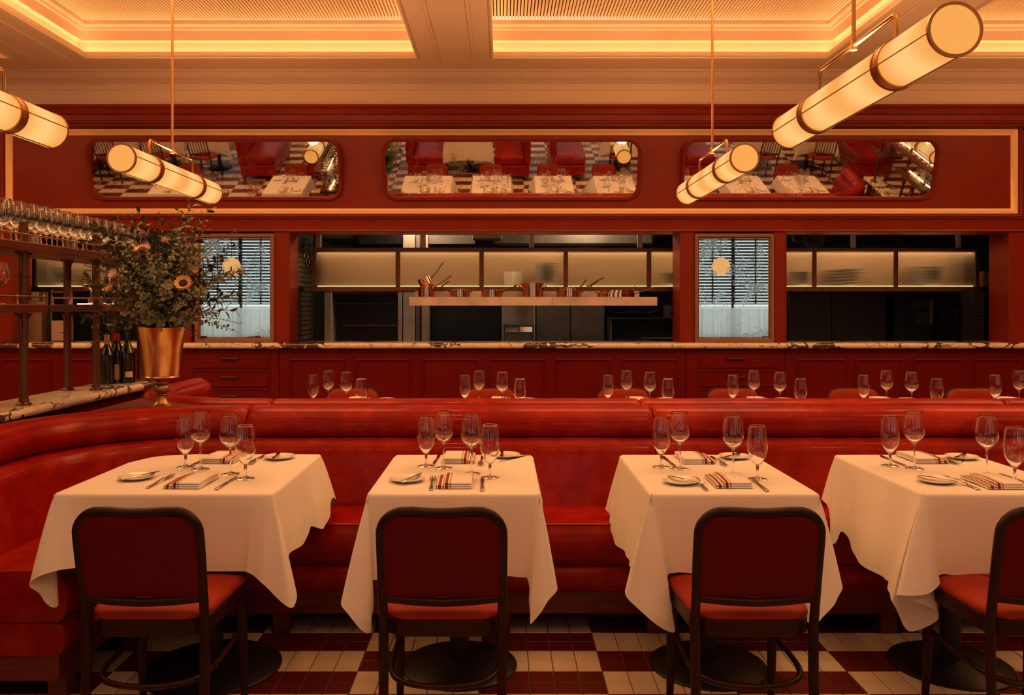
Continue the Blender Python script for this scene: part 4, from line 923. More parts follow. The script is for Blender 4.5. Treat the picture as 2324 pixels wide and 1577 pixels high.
for k, d in enumerate(near_set):
    t = TN[k]; j = lambda a=.05: jr.uniform(-a, a)
    x, y = Q(*d['pl']); put(bp0, x, y, 0, 'small white plate on the chair side of the %s' % t, 'bread plates')
    put(bk0, x+.018, y-.004, d['bk'], 'butter knife across the plate on the chair side of the %s' % t, 'butter knives', ZT+.0115, (.02, 0))
    x, y = Q(*d['fk']); put(fk0, x, y, j(), 'silver fork on the chair side of the %s' % t, 'forks')
    x, y = Q(*d['np']); put(np0, x, y, j(.03), 'folded striped napkin on the chair side of the %s' % t, 'striped napkins')
    x, y = Q(*d['kn']); put(kn0, x, y, j(), 'silver table knife on the chair side of the %s' % t, 'table knives')
    x, y = Q(*d['wn']); put(wine0, x, y, 0, 'tall wine glass nearer the chair on the %s' % t, 'wine glasses of the near row')
    x, y = Q(*d['an']); put(water0, x, y, 0, 'short stemmed water goblet nearer the chair on the %s' % t, 'water goblets of the near row')
    x, y = Q(*d['wf']); put(wine0, x, y, 0, 'tall wine glass nearer the banquette on the %s' % t, 'wine glasses of the near row')
    x, y = Q(*d['af']); put(water0, x, y, 0, 'short stemmed water goblet nearer the banquette on the %s' % t, 'water goblets of the near row')
    x, y = Q(*d['kf']); put(kn0, x, y-.02, PI+j(), 'silver table knife on the banquette side of the %s' % t, 'table knives')
    x, y = Q(*d['nf']); put(np0, x, y-.035, PI+j(.03), 'folded striped napkin on the banquette side of the %s' % t, 'striped napkins')
    x, y = Q(*d['ff']); put(fk0, x, y-.02, PI+j(), 'silver fork on the banquette side of the %s' % t, 'forks')
    x, y = Q(*d['pf']); put(bp0, x, y-.01, 0, 'small white plate on the banquette side of the %s' % t, 'bread plates')
    put(bk0, x-.012, y-.02, PI-d['bk']*.6-.2, 'butter knife across the plate on the banquette side of the %s' % t, 'butter knives', ZT+.0115, (.02, 0))
row2 = [(711, 745, 786, 820), (1055, 1087, 1140, 1180), (1380, 1422, 1475, 1516), (1663, 1711, 1770, 1817), (1960, 2012, 2069, 2126), (2259, 2313, 2370, 2430)]
for k, (a, b, c, d) in enumerate(row2):
    t = RN[k]
    put(water0, X_(a, 5.40), 5.40, 0, 'water goblet nearer the chair on the %s' % t, 'water goblets of the far row')
    put(wine0, X_(b, 5.42), 5.42, 0, 'wine glass nearer the chair on the %s' % t, 'wine glasses of the far row')
    put(wine0, X_(c, 5.30), 5.30, 0, 'wine glass nearer the rear banquette on the %s' % t, 'wine glasses of the far row')
    put(water0, X_(d, 5.12), 5.12, 0, 'water goblet nearer the rear banquette on the %s' % t, 'water goblets of the far row')
    put(np0, RX[k]+.02, 5.67, PI, 'folded napkin on the chair side of the %s' % t, 'striped napkins of the far row')
    put(np0, RX[k], 5.16, 0, 'folded napkin on the banquette side of the %s' % t, 'striped napkins of the far row')
    put(bp0, RX[k]+.2, 5.70, 0, 'white plate on the chair side of the %s' % t, 'bread plates of the far row')
# ------------------------------------------------------------------ bar ledge, bottle gantry and its glasses
BZ = .950
def bar(mir, name_side):
    yb = 3.42 if mir else 1.2
    f = (lambda x: 3.4-x) if mir else (lambda x: x)
    x0, x1 = (-2.40, -2.118)
    m = MB(); nz = BZ-.045
    prof = [(x0, nz), (x0, BZ), (x1-.022, BZ)]+[(x1-.022+.022*math.sin(a), BZ-.0225+.0225*math.cos(a)) for a in [PI*k/8 for k in range(1, 9)]]
    m.extrude([(f(a), b) for a, b in prof], yb, 5.13, 'y'); o = m.build('bar_ledge', MARBLE); tag(o, 'narrow veined marble bar ledge on the %s of the room' % name_side, 'bar top')
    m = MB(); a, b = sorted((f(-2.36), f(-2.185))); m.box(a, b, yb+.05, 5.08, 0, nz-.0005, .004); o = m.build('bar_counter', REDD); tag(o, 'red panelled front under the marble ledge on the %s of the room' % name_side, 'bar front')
    st = thing('bar_gantry', 'bronze post gantry with mahogany shelves on the %s bar ledge' % name_side, 'shelf', (0, 0, 0))
    def P(x, y, z): return (f(x), y, z)
    for y in ((3.62, 4.50, 5.05) if mir else (2.3, 3.82, 4.50, 5.05)):
        for x in (-2.20, -2.355):
            MB().cyl(P(x, y, BZ+.0005), P(x, y, 1.79), .0195, 14).lathe([(.034, 0), (.034, .006), (.022, .014), (.0195, .03)], 16, f(x), y, BZ+.0005).build('post', BRASSD, st)
            for zb in (1.655, 1.375):
                q = MB()
                for sy in (-1, 1):
                    q.tube(smoothpath([P(x, y+sy*.022, zb-.10), P(x, y+sy*.024, zb-.05), P(x, y+sy*.035, zb-.018), P(x, y+sy*.062, zb-.004)], 4), .007, 6)
                q.lathe([(.021, 0), (.034, .001), (.034, .004), (.021, .005)], 14, f(x), y, zb-.115); q.build('bracket', BRASSD, st)
    a, b = sorted((f(-2.445), f(-2.125)))
    ys = max(1.9, yb+.02); MB().box(a, b, ys, 5.22, 1.652, 1.693, .005).build('top_shelf', SHELFW, st)
    for y0, y1, w0, w1 in ((ys, 3.87, -2.42, -2.115), (4.40, 5.20, -2.40, -2.118)):
        a, b = sorted((f(w0), f(w1))); MB().box(a, b, y0, y1, 1.376, 1.414, .005).build('lower_shelf', SHELFW, st)
    def rail(x0_, x1_, y0, y1, z):
        m = MB(); c = [(x0_, y0), (x1_, y0), (x1_, y1), (x0_, y1)]
        m.tube([P(x, y, z+.034) for x, y in c], .0042, 8, closed=True)
        m.build('gallery_rail', BRASS, st)
        pts = []
        for xx in (x0_, x1_):
            n = max(2, int((y1-y0)/.19)+1)
            for k in range(n): pts.append((xx, lerp(y0, y1, k/(n-1))))
        for x, y in pts: MB().lathe([(.0065, 0), (.0065, .004), (.0042, .008), (.0042, .028), (.006, .032), (.006, .038), (.003, .042), (0, .043)], 10, f(x), y, z).build('rail_post', BRASS, st)
    rail(-2.432, -2.137, ys+.02, 5.20, 1.693); rail(-2.41, -2.128, max(2.4, yb+.04), 3.855, 1.414); rail(-2.388, -2.13, 4.415, 5.18, 1.414)
    for y0, y1, z in ((ys+.1, 5.15, 1.6932), (4.45, 5.15, 1.4142)):
        MB().add([P(-2.276, y0, z), P(-2.264, y0, z), P(-2.264, y1, z), P(-2.276, y1, z), P(-2.276, y0, z+.004), P(-2.264, y0, z+.004), P(-2.264, y1, z+.004), P(-2.276, y1, z+.004)], [(0,1,2,3),(4,5,6,7),(0,1,5,4),(1,2,6,5),(2,3,7,6),(3,0,4,7)]).build('led_strip', LEDB, st, False)
    return f
fL = bar(False, 'left'); fR = bar(True, 'right')
gr = 'balloon glasses on the bar gantry top shelf'
ORDS = 'first second third fourth fifth sixth seventh eighth ninth tenth eleventh twelfth thirteenth fourteenth fifteenth sixteenth seventeenth eighteenth nineteenth twentieth twenty-first twenty-second twenty-third'.split()
for i in range(15):
    y = 3.68+i*.102
    if y > 5.15: break
    for row, x in enumerate((-2.215, -2.325)):
        place(burg0, (x, y+row*.05, 1.6935), 0, 'balloon glass, %s from the near end, %s row on the left bar top shelf' % (ORDS[i], 'aisle-side' if row == 0 else 'far-side'), gr+(' aisle side' if row == 0 else ' far side'))
for y in (3.62, 3.72): place(burg0, (-2.26, y, 1.4145), 0, 'balloon glass on the near lower shelf of the left bar, %s post' % ('before the' if y < 3.7 else 'beside the'), 'balloon glasses on the lower shelves')
for y, x in ((4.56, -2.255), (4.68, -2.24), (4.80, -2.25), (4.92, -2.24)): place(burg0, (x, y, 1.4145), 0, 'balloon glass on the left bar far lower shelf, %s from its near end' % ORDS[int((y-4.5)/.12)], 'balloon glasses on the far lower shelf')
for i in range(7): place(burg0, (fR(-2.24), 4.1+i*.15, 1.6935), 0, 'balloon glass, %s from the near end, on the right bar gantry in the mirror' % ORDS[i], 'balloon glasses on the right gantry')
def bottle(label, loc, h, r, shoulder, capm, cap, lab, rz):
    b = thing('wine_bottle', label, 'bottle', loc, rz, 'wine bottles on the bar ledge')
    pf = pr([(0, .0), (r-.004, 0), (r, .005), (r, shoulder*.5), (r, shoulder), (r*.93, shoulder+.02), (r*.55, shoulder+.055), (.0145, shoulder+.085), (.0135, h-.02), (.0155, h-.016), (.0155, h-.004), (.013, h)], 3)
    MB().lathe(pf, 28).build('body', BOTTLE, b, True, 50)
    if capm: MB().lathe([(.0162, h-cap), (.0163, h-.004), (.014, h+.0015), (0, h+.002)], 20).build('capsule', capm, b)
    if lab:
        z0, z1, a0, a1 = lab; rings = []
        m = MB(); n = 10; v = []
        for k in range(n+1):
            a = lerp(a0, a1, k/n); v += [((r+.0006)*math.cos(a), (r+.0006)*math.sin(a), z0), ((r+.0006)*math.cos(a), (r+.0006)*math.sin(a), z1)]
        m.add(v, [(2*k, 2*k+2, 2*k+3, 2*k+1) for k in range(n)]); m.build('label', PAPER, b)
    return b
def bx(px, py, d=0): y = (HC-BZ)*F/(py-CY); return (X_(px, y), y, BZ+.0005)
bottle('dark wine bottle with tan capsule, left of the three on the bar ledge', bx(243, 871), .285, .040, .155, CAP_T, .055, (.018, .105, PI*.97, PI*1.22), 0)
bottle('dark wine bottle with bright red capsule, behind the other two on the bar ledge', bx(266, 868), .290, .037, .175, CAP_R, .06, (.02, .11, PI*1.5, PI*1.9), 0)
bottle('large dark bottle with a small white label, right of the three on the bar ledge', bx(289, 868), .335, .045, .165, None, 0, (.035, .068, -PI*.45, -PI*.15), 0)
for x, y, lb in ((fR(-2.27), 4.62, 'dark wine bottle on the right bar ledge seen in the mirror'), (fR(-2.22), 4.74, 'dark bottle with red capsule on the right bar ledge seen in the mirror')):
    bottle(lb, (x, y, BZ+.0005), .29, .042, .17, CAP_R if 'red' in lb else None, .06, (.02, .1, PI*.1, PI*.5), 0)
o = MB().box(-2.33, -2.20, 3.50, 3.62, BZ+.0005, BZ+.115, .006).build('caddy_box', KDARK); tag(o, 'small dark box on the bar ledge at the left edge of the view', 'box')
# ------------------------------------------------------------------ brass vase
VX, VY, VZ = -1.722, 4.205, .894
v = thing('brass_vase', 'tall brass footed vase holding the bouquet between the banquettes', 'vase', (VX, VY, VZ))
MB().lathe(pr([(0, 0), (.058, 0), (.060, .004), (.052, .010), (.036, .022), (.026, .045), (.024, .058), (.030, .063), (.030, .067), (.022, .071)], 2)+pr([(.022, .071), (.036, .078), (.0405, .095), (.034, .113), (.024, .120)], 3)[1:]+[(.028, .122), (.028, .127), (.026, .129), (.045, .142), (.052, .150), (0, .152)], 32).build('foot', BRASS, v)
BRUSH = NT('brushed_gold'); _c = BRUSH.mapping(BRUSH.coord(), (40, 40, .6)); _b = BRUSH.bsdf(Base_Color=BRUSH.ramp(BRUSH.noise(_c, 2, 3), [(.3, (.66, .38, .15)), (.7, (.82, .52, .24))]), Metallic=1.0, Roughness=.25, Anisotropic=.5)
MB().lathe([(0, .150), (.083, .150), (.086, .153), (.0835, .158), (.0805, .160), (.0995, .300), (.1145, .402), (.1165, .405), (.1135, .406), (.0965, .300), (.078, .165), (0, .163)], 48).build('cup', BRUSH.m, v)
# ------------------------------------------------------------------ bouquet
MOUTH = Vector((VX, VY, VZ+.40)); br = random.Random(11)
def leafmesh(name, L, W, mat, rnd):
    m = MB(); n = 6 if rnd else 5; pts = []
    prof = [(0, .0), (.12, .55), (.38, .98), (.68, .90), (.9, .45), (1, 0)] if rnd else [(0, 0), (.2, .7), (.45, 1), (.72, .72), (1, 0)]
    for t, wd in prof:
        z = -.10*L*(t*t)*4*(.3 if rnd else .6)+.06*L*math.sin(t*PI)
        pts.append([(-W*wd/2, L*t, z+.10*W*wd), (0, L*t, z), (W*wd/2, L*t, z+.10*W*wd)])
    m.rings(pts, caps=False, wrap=False); o = m.build(name, mat, None, True, 80); me = o.data; bpy.data.objects.remove(o); return me
LF = {'A': [leafmesh('leaf', .030, .030, PLANT_A, True), leafmesh('leaf', .026, .024, PLANT_C, True)],
      'B': [leafmesh('leaf', .062, .026, PLANT_B, False), leafmesh('leaf', .055, .021, PLANT_B, False)],
      'C': [leafmesh('leaf', .026, .013, PLANT_C, False), leafmesh('leaf', .024, .011, PLANT_A, False)]}
BL = {'A': 'eucalyptus branch with round grey green leaves in the brass vase', 'B': 'dark green pointed leaf branch in the brass vase', 'C': 'thin silvery branch with small narrow leaves in the brass vase'}
def branch(tip, kind, parts=True, droop=.04, dens=1.0, label=None):
    base = MOUTH+Vector((br.uniform(-.05, .05), br.uniform(-.05, .05), -.05)); tip = Vector(tip); d = tip-base
    ctrl = base+Vector((d.x*.28, d.y*.28, max(d.z*.62, .10)+droop))
    N = 14; P = [(1-t)**2*base+2*t*(1-t)*ctrl+t*t*tip for t in [k/N for k in range(N+1)]]
    r = MB().tube(P, [lerp(.0030, .0012, k/N) for k in range(N+1)], 5).build('%s_branch' % {'A': 'eucalyptus', 'B': 'laurel', 'C': 'willow_eucalyptus'}[kind], STEMM)
    tag(r, label or BL[kind], 'branch', {'A': 'round leaved eucalyptus branches', 'B': 'dark pointed leaf branches', 'C': 'thin silvery branches'}[kind])
    L = sum((P[k+1]-P[k]).length for k in range(N)); step = {'A': .026, 'B': .030, 'C': .017}[kind]/dens
    acc = 0; nxt = L*.30; side = br.random()*PI; acclist = []; fo = MB(); big = br.uniform(.85, 1.15)
    for k in range(N):
        seg = (P[k+1]-P[k]); l = seg.length
        while nxt <= acc+l:
            p = P[k]+seg*((nxt-acc)/l); t = seg.normalized(); u = t.cross(Vector((0, 0, 1))); u = u.normalized() if u.length > .1 else Vector((1, 0, 0)); w_ = t.cross(u)
            fr = nxt/L; sc_ = big*(1.15-.55*fr if kind != 'B' else 1.0-.25*fr)
            for q in range(2):
                a = side+q*PI+br.uniform(-.35, .35); out = (u*math.cos(a)+w_*math.sin(a))
                dirv = (out*(.95 if kind != 'B' else .75)+t*(.35 if kind != 'B' else .75)+Vector((0, 0, -.12))).normalized()
                nrm = (t-dirv*t.dot(dirv)+Vector((br.uniform(-.4, .4), br.uniform(-.4, .4), br.uniform(-.4, .4)))).normalized()
                xax = dirv.cross(nrm).normalized(); nrm = xax.cross(dirv)
                M = Matrix((xax, dirv, nrm)).transposed().to_4x4(); M.translation = p+out*.003; M = M @ Matrix.Scale(sc_*br.uniform(.8, 1.15), 4)
                me = br.choice(LF[kind])
                if parts: o = link('leaf', me, r); o.matrix_local = M
                else:
                    fo.add([M @ vv.co for vv in me.vertices], [tuple(pp.vertices) for pp in me.polygons]); mt = me.materials[0]
            side += PI/2+br.uniform(-.2, .2); nxt += step*br.uniform(.85, 1.2)
        acc += l
    if not parts and fo.v:
        o = fo.build('leaves', mt, r, True, 80); o['kind'] = 'stuff'
    return r
tips = [((165, 585), -.05, 'C'), ((188, 632), .1, 'B'), ((186, 723), -.1, 'B'), ((196, 788), -.1, 'C'), ((205, 745), -.15, 'A'), ((213, 508), .0, 'B'), ((222, 470+40), .1, 'B'), ((262, 490), -.1, 'B'), ((198, 545), -.15, 'B'),
 ((313, 476), 0, 'B'), ((361, 479), -.05, 'A'), ((362, 500), .1, 'B'), ((408, 474), .1, 'A'), ((438, 463), -.1, 'B'), ((455, 482), .15, 'C'), ((484, 468), .05, 'B'), ((470, 500), -.1, 'A'), ((533, 524), .05, 'C'), ((538, 556), .1, 'B'),
 ((556, 612), .0, 'B'), ((520, 588), .15, 'C'), ((545, 668), .1, 'B'), ((548, 735), .1, 'C'), ((535, 752), -.05, 'A'), ((478, 790), .0, 'A'), ((500, 712), -.15, 'C'), ((540, 705), .0, 'B'), ((240, 745), .1, 'A'), ((285, 748), -.25, 'A'), ((330, 735), -.28, 'A'), ((365, 745), -.25, 'A'),
 ((440, 730), -.25, 'A'), ((330, 560), -.25, 'A'), ((280, 570), -.2, 'A'), ((400, 570), -.25, 'A'), ((440, 545), -.2, 'B'), ((350, 600), -.32, 'B'), ((300, 640), -.3, 'A'), ((250, 620), -.2, 'A'), ((385, 640), -.35, 'A'), ((465, 650), -.2, 'A'), ((255, 680), -.25, 'A'), ((420, 690), -.3, 'C'), ((310, 690), -.35, 'C'), ((490, 560), -.05, 'C'), ((505, 640), .1, 'C'),
 ((330, 520), .1, 'B'), ((400, 520), .0, 'B'), ((290, 520), .0, 'B'), ((230, 570), .05, 'A'), ((215, 660), 0, 'A'), ((480, 600), .1, 'B'), ((355, 560), .15, 'A'), ((430, 500), .1, 'C'), ((270, 535), .15, 'A')]
KN = {'A': 'round leaved eucalyptus branch', 'B': 'dark pointed leaf branch', 'C': 'thin silvery branch'}
rank = {}
for kd in 'ABC':
    for q, tt in enumerate(sorted((t for t in tips if t[2] == kd), key=lambda t: t[0][0])): rank[tt[0]] = q
for (p, dy, kind) in tips:
    zone = 'reaching up' if p[1] < 530 else 'at mid height' if p[1] < 660 else 'drooping low'
    q = rank[p]; branch(at(p[0], p[1], VY+dy), kind, True, .06, label='%s %s, its tip %s from the left of its kind' % (KN[kind], zone, ORDS[q] if q < len(ORDS) else 'last but %d' % (99-q)))
for q, (p, dy, kind) in enumerate(tips):
    if p[1] < 700: branch(at(p[0], p[1], VY+dy).lerp(MOUTH, .10)+Vector((br.uniform(-.05, .05), br.uniform(-.08, .08), br.uniform(-.04, .03))), kind, False, .05)
for k in range(64):
    a = br.uniform(0, 2*PI); rad = br.uniform(.10, .40); z = br.uniform(.0, .50)*(1-.5*(rad/.40)**2)+.02
    branch(MOUTH+Vector((rad*1.05*math.cos(a), rad*.85*math.sin(a), z)), 'ABAAC'[k % 5], False, .05, .8)
def sunflower(px, py, dy, r_, tilt, rz, label, petm, heart=True, npet=18, stemlen=True):
    c = at(px, py, VY+dy); f_ = thing('sunflower' if heart else 'round_bloom', label, 'flower', c); f_.rotation_euler = (tilt, 0, rz)
    n = npet; 
    for lay in range(2):
        for k in range(n):
            a = 2*PI*(k+.5*lay)/n+br.uniform(-.08, .08); cu = .25+.35*lay if heart else .7+.5*lay
            pts = []
            r0 = r_*.42 if heart else r_*.1
            for t, wd in ((0, .5), (.3, 1), (.65, .9), (1, .05)):
                rr_ = r0+(r_-r0)*t*(.95 if lay == 0 else .8); z = cu*r_*t*t*.6+.004*lay; ww = r_*.13*wd
                pts.append([(rr_*math.cos(a)-ww*math.sin(a), rr_*math.sin(a)+ww*math.cos(a), z), (rr_*math.cos(a)+ww*math.sin(a), rr_*math.sin(a)-ww*math.cos(a), z)])
            MB().rings(pts, caps=False, wrap=False).build('petal', petm, f_)
    if heart: MB().lathe([(0, .010), (r_*.2, .012), (r_*.4, .008), (r_*.5, 0), (0, -.004)][::-1], 20).build('flower_heart', SEED, f_)
    Mi = (Matrix.Translation(c) @ Matrix.Rotation(rz, 4, 'Z') @ Matrix.Rotation(tilt, 4, 'X')).inverted()
    pts = [Mi @ q for q in smoothpath([c, c.lerp(MOUTH, .5)+Vector((0, .03, .03)), MOUTH+Vector((0, 0, -.05))], 5)]
    MB().tube(pts, .0035, 6).build('stem', STEMM, f_); return f_
sunflower(416, 643, -.36, .044, 1.05, .15, 'sunflower with dark heart near the middle of the bouquet', PETAL)
sunflower(323, 566, -.30, .042, .45, -.2, 'peach petalled bloom high on the left of the bouquet', PETAL, True)
sunflower(252, 655, -.28, .030, 1.0, -.8, 'small orange bloom low on the left of the bouquet', PETAL, False, 12)
sunflower(260, 622, -.25, .030, 1.2, -.5, 'small white bloom on the left of the bouquet', PETALW, False, 12)
sunflower(378, 548, .05, .032, .6, .2, 'small peach bloom at the upper back of the bouquet', PETAL, False, 12)
sunflower(442, 615, -.1, .022, 1.0, .4, 'small peach bud right of the sunflower', PETAL, False, 10)
# ------------------------------------------------------------------ tube pendant lamps
LL, LR = 1.48, .083
UPE = 36
def pendant(x, y, label):
    r = thing('tube_pendant_lamp', label, 'lamp', (x, y, 2.26), group='brass tube pendant lamps'); h = LL/2
    RY = Matrix.Rotation(-PI/2, 4, 'X')
    MB().lathe([(LR, -h), (LR, -h/2), (LR, 0), (LR, h/2), (LR, h)], 36, M=RY) .f and None
    m = MB(); n = 36; rings = [[(LR*math.cos(2*PI*k/n), yy, LR*math.sin(2*PI*k/n)) for k in range(n)] for yy in (-h, -h*.5, 0, h*.5, h)]
    m.rings(rings, caps=False).build('lamp_shade', LAMP, r, True, 80)
    for s in (-1, 1):
        MB().add([(LR*.99*math.cos(2*PI*k/n), s*(h-.004), LR*.99*math.sin(2*PI*k/n)) for k in range(n)], [tuple(range(n))]).build('end_disc', LAMP, r, False)
        MB().rings([[((LR+a)*math.cos(2*PI*k/n), s*(h+b), (LR+a)*math.sin(2*PI*k/n)) for k in range(n)] for a, b in ((.0008, -.008), (.0035, -.008), (.0035, .003), (-.006, .003), (-.006, -.002))], caps=False).build('end_ring', BRASS, r)
        MB().rings([[((LR+a)*math.cos(2*PI*k/n), s*.37+b, (LR+a)*math.sin(2*PI*k/n)) for k in range(n)] for a, b in ((.0008, -.028), (.006, -.028), (.006, -.021), (.0035, -.021), (.0035, .021), (.006, .021), (.006, .028), (.0008, .028))], caps=False).build('band', BRASS, r)
    for k in range(4):
        a = k*PI/2+.12; MB().tube([((LR+.003)*math.cos(a), -h, (LR+.003)*math.sin(a)), ((LR+.003)*math.cos(a), h, (LR+.003)*math.sin(a))], .0028, 6).build('wire', BRASS, r)
    pts = [(0, -.36, LR), (0, -.36, LR+.075)]+[(0, -.335-.025*math.cos(b), LR+.075+.025*math.sin(b)) for b in (.5, 1.05, PI/2)]
    pts = pts+[(p[0], -p[1], p[2]) for p in pts[::-1]]
    MB().tube(pts, .0085, 10, up=(1, 0, 0)).build('bracket', BRASS, r, True, 60)
    MB().cyl((0, 0, LR+.10), (0, 0, 3.95-2.26), .0085, 10).lathe([(.013, -.02), (.013, .02)], 12, 0, 0, LR+.10).build('rod', BRASS, r)
    for yy in (-.5, 0, .5):  # added spots outside the shade, to brighten the ceiling and frieze
        l = light('SPOT', 'lamp_up_fill', (0, yy, LR+.05), UPE, WARM, (PI, 0, 0), spot_size=2.75, spot_blend=.6, shadow_soft_size=.06); l.parent = r
    return r
for x, y, lb in ((1.40, 3.31, 'long tube pendant lamp nearest the viewer at the top right'), (1.40, 5.54, 'tube pendant lamp hanging in front of the right mirror'),
                 (-2.20, 5.54, 'tube pendant lamp hanging above the vase'), (-2.20, 3.31, 'tube pendant lamp cut by the left edge above the bar glasses'),
                 (5.0, 5.54, 'tube pendant lamp over the right bar, seen in the right mirror')): pendant(x, y, lb)
# ------------------------------------------------------------------ front of the room, seen only in the mirrors and glasses
WX = [(-7.4, -5.2), (-3.7, -1.5), (.5, 2.7), (4.45, 6.65)]; WZ0, WZ1 = .60, 3.20
m = MB(); e = [XL]+[v for a in WX for v in a]+[XR]
for k in range(0, len(e)-1, 2): m.box(e[k], e[k+1], YF-.2, YF, 0, CZ)
for a, b in WX: m.box(a, b, YF-.2, YF, 0, WZ0).box(a, b, YF-.2, YF, WZ1, CZ)
struct('wall_front', 'street front wall with four tall windows behind the camera', 'wall', WALLP, m)
CLEARP = m_glass('window_glass')
WLAB = ['far left', 'left', 'right', 'far right']
for k, (a, b) in enumerate(WX):
    wd = struct('window_%d' % (k+1), 'tall street window at the %s of the front wall' % WLAB[k], 'window')
    c = (a+b)/2
    frame_rings(MB(), a, b, WZ0, WZ1, YF-.06, [(0, 0), (0, .06), (.06, .06), (.06, -.02), (0, -.02)]).box(c-.025, c+.025, YF-.10, YF-.04, WZ0+.06, WZ1-.06).build('window_frame', BLINDM, wd)
    MB().box(a+.06, b-.06, YF-.085, YF-.08, WZ0+.06, WZ1-.06).build('pane', CLEARP, wd, False)
    bl = thing('venetian_blind', 'black slatted blind on the %s street window' % WLAB[k], 'blind', (c, YF+.03, 0)); hw = (b-a)/2-.02
    sl = MB().box(-hw, hw, -.031, .031, -.0015, .0015).build('slat', BLINDM, bl, False); sl.rotation_euler = (.88, 0, 0); n = 22
    for q in range(n):
        o = sl if q == 0 else link('slat', sl.data, bl); o.location = (0, 0, 1.52+q*.074); o.rotation_euler = (.88, 0, 0)
    for q in range(5):
        x = lerp(-hw+.05, hw-.05, q/4); MB().box(x-.02, x+.02, .028, .032, 1.45, 3.2).build('tape', BLINDM, bl, False)
    MB().box(-hw, hw, -.03, .03, 1.445, 1.475, .004).build('bottom_rail', BLINDM, bl)
    cu = thing('cafe_curtain', 'white half curtain on a brass rod at the %s street window' % WLAB[k], 'curtain', (c, YF+.05, 0))
    P = [(lerp(-hw, hw, i/140), .022*math.sin(i*.75)+.012*math.sin(i*.31+k)) for i in range(141)]
    MB().rings([[(x, y*(.6 if z > 1.3 else 1), z) for x, y in P] for z in (1.36, 1.33, 1.0, .66)], caps=False, wrap=False).build('cloth', CURT, cu, True, 80)
    MB().cyl((-hw, 0, 1.385), (hw, 0, 1.385), .009, 8).build('rod', BRASS, cu)
for x, lb in ((4.20, 'round lit globe pendant reflected in the right grey mirror'), (-5.2, 'round lit globe pendant reflected in the left grey mirror')):
    g = thing('globe_pendant', lb, 'lamp', (x, 0, 2.17)); MB().lathe([(.17*math.sin(a), -.17*math.cos(a)) for a in [PI*k/16 for k in range(17)]], 28).build('globe', GLOBE, g, True, 80); MB().cyl((0, 0, .168), (0, 0, CZ-2.17), .006, 8).build('rod', BLACK, g)
# booths, tables and chairs beside the camera (reflected in the tilted mirrors)
def bench(x, y, rz, label):
    r = thing('booth_bench', label, 'bench', (x, y, 0), rz, 'red leather booth benches behind the camera')
    MB().box(-.29, .34, -.62, .62, .10, .30, .012).build('seat_band', LEATHER, r); MB().box(-.2, .34, -.6, .6, .301, .47, .03).build('seat', LEATHER, r)
    MB().box(-.31, -.19, -.63, .63, .301, .84, .03).build('backrest', LEATHER, r)
    for sx in (-.25, .29):
        for sy in (-.56, .56): MB().box(sx-.03, sx+.03, sy-.03, sy+.03, 0, .10).build('leg', BASEW, r)
    return r
b0 = bench(-1.42, .53, 0, 'red booth bench left of the white booth table, seen in the middle mirror')
for x, rz, lb in ((.20, PI, 'red booth bench right of the white booth table, seen in the middle mirror'), (1.16, 0, 'red booth bench beside the slatted chairs, seen in the middle mirror'), (-4.45, 0, 'red booth bench seen at the middle of the left mirror'), (-3.2, PI, 'red booth bench seen near the bar glasses in the left mirror'), (3.5, 0, 'red booth bench seen at the left of the right mirror'), (6.75, PI, 'red booth bench behind the right bar, seen in the right mirror'), (-7.9, 0, 'red booth bench seen at the left end of the left mirror')):
    dup(b0, (x, .53, 0), (0, 0, rz), lb)
def slat_chair():
    r = thing('slatted_chair', 'x', 'chair'); zt = .86
    P = lambda z: -.19-.08*max(0, (z-.44)/.42)
    for s in (-1, 1):
        MB().tube([(s*.17, P(zt), zt), (s*.175, P(.6), .6), (s*.17, -.19, .44), (s*.175, -.24, 0)], .014, 8).build('leg', WALNUT, r); MB().tube([(s*.16, .16, .44), (s*.18, .20, 0)], .015, 8).build('leg', WALNUT, r)
    MB().box(-.185, .185, P(zt)-.012, P(zt)+.012, zt-.06, zt+.02, .008).build('top_rail', WALNUT, r); MB().box(-.17, .17, P(.55)-.01, P(.55)+.01, .53, .56, .005).build('lower_rail', WALNUT, r)
    for k in range(6): MB().tube([(-.12+k*.048, P(.55), .55), (-.12+k*.048, P(zt-.05), zt-.05)], .008, 6).build('slat', WALNUT, r)
    MB().lathe([(0, .43), (.20, .43), (.21, .44), (.205, .462), (.15, .475), (0, .478)], 28).build('seat', FABRICS, r)
    MB().tube([(.15*math.cos(a), .15*math.sin(a)-.01, .24) for a in [2*PI*k/20 for k in range(20)]], .008, 6, True).build('stretcher', WALNUT, r); return r
sc0 = slat_chair(); first = True
tabs = [(-.62, .5, 'white cloth on the booth table between two red benches, seen in the middle mirror', False), (2.15, .42, 'white cloth on the table right of the slatted chairs in the middle mirror', True), (4.75, .42, 'white cloth over the table behind the left slatted chair of the right mirror', True), (5.75, .42, 'white cloth over the table behind the right slatted chair of the right mirror', True),
        (-5.35, .42, 'white cloth on the table at the third slatted chair of the left mirror', True), (-6.2, .42, 'white cloth on the table at the second slatted chair of the left mirror', True), (-7.05, .42, 'white cloth on the table at the first slatted chair of the left mirror', True)]
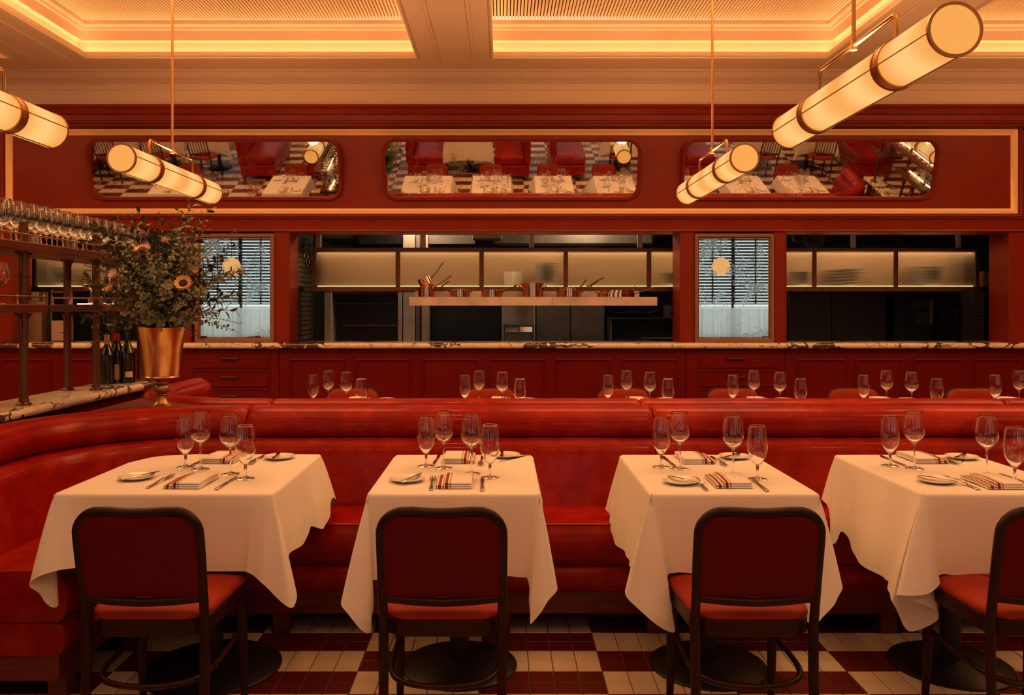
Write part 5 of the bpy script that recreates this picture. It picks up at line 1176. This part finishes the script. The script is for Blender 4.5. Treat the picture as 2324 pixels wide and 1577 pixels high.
for k, (x, y, lb, chr_) in enumerate(tabs):
    w2 = .42 if not chr_ else .32
    cloth(x-w2, x+w2, y-.40, y+.36, lb, auto_st(x-w2, x+w2, y-.40, y+.36, 90+k, .36 if chr_ else .46), 'white tablecloths behind the camera', 90+k)
    table(x-w2, x+w2, y-.40, y+.36, lb.replace('white cloth on', 'black pedestal under').replace('white cloth over', 'black pedestal under'))
    if chr_:
        l2 = 'dark slat backed chair with red seat, ' + {1: 'right end of the middle mirror', 2: 'left one of the right mirror', 3: 'right one of the right mirror', 4: 'third from the left in the left mirror', 5: 'second from the left in the left mirror', 6: 'leftmost in the left mirror'}[k]
        pos = (x-.02, y+.62, 0); rot = (0, 0, PI+jr.uniform(-.15, .15))
        if first: sc0.location = pos; sc0.rotation_euler = rot; sc0['label'] = l2; sc0['group'] = 'slatted chairs behind the camera'; first = False
        else: dup(sc0, pos, rot, l2, 'slatted chairs behind the camera')
# tables of the near row beyond both edges of the view (seen in the mirrors)
EX = [(-3.35, 'left bay table nearest the bar'), (-5.1, 'left bay table farthest from the bar'), (2.80, 'first table of the right bay'), (3.78, 'middle table of the right bay'), (4.68, 'last table of the right bay')]
for k, (x, lb) in enumerate(EX):
    cloth(x-.3, x+.3, 2.87, 3.63, 'white cloth of the '+lb, auto_st(x-.3, x+.3, 2.87, 3.63, 130+k, .215, .05, .05), 'white tablecloths outside the view', 130+k); table(x-.3, x+.3, 2.87, 3.63, 'black pedestal of the '+lb)
    dup(ch0, (x-.02, 2.735, 0), label='red upholstered chair at the '+lb)
    put(wine0, x-.05, 3.2, 0, 'wine glass on the '+lb, 'wine glasses outside the view'); put(water0, x+.08, 3.12, 0, 'water goblet on the '+lb, 'water goblets outside the view')
    put(np0, x, 3.05, 0, 'napkin on the chair side of the '+lb, 'striped napkins outside the view'); put(np0, x, 3.50, PI, 'napkin on the far side of the '+lb, 'striped napkins outside the view')
    put(bp0, x-.2, 3.05, 0, 'plate on the chair side of the '+lb, 'bread plates outside the view'); put(bp0, x+.2, 3.5, 0, 'plate on the far side of the '+lb, 'bread plates outside the view')
    put(kn0, x+.12, 3.05, 0, 'knife on the chair side of the '+lb, 'table knives outside the view'); put(fk0, x+.12, 3.5, PI, 'fork on the far side of the '+lb, 'forks outside the view')
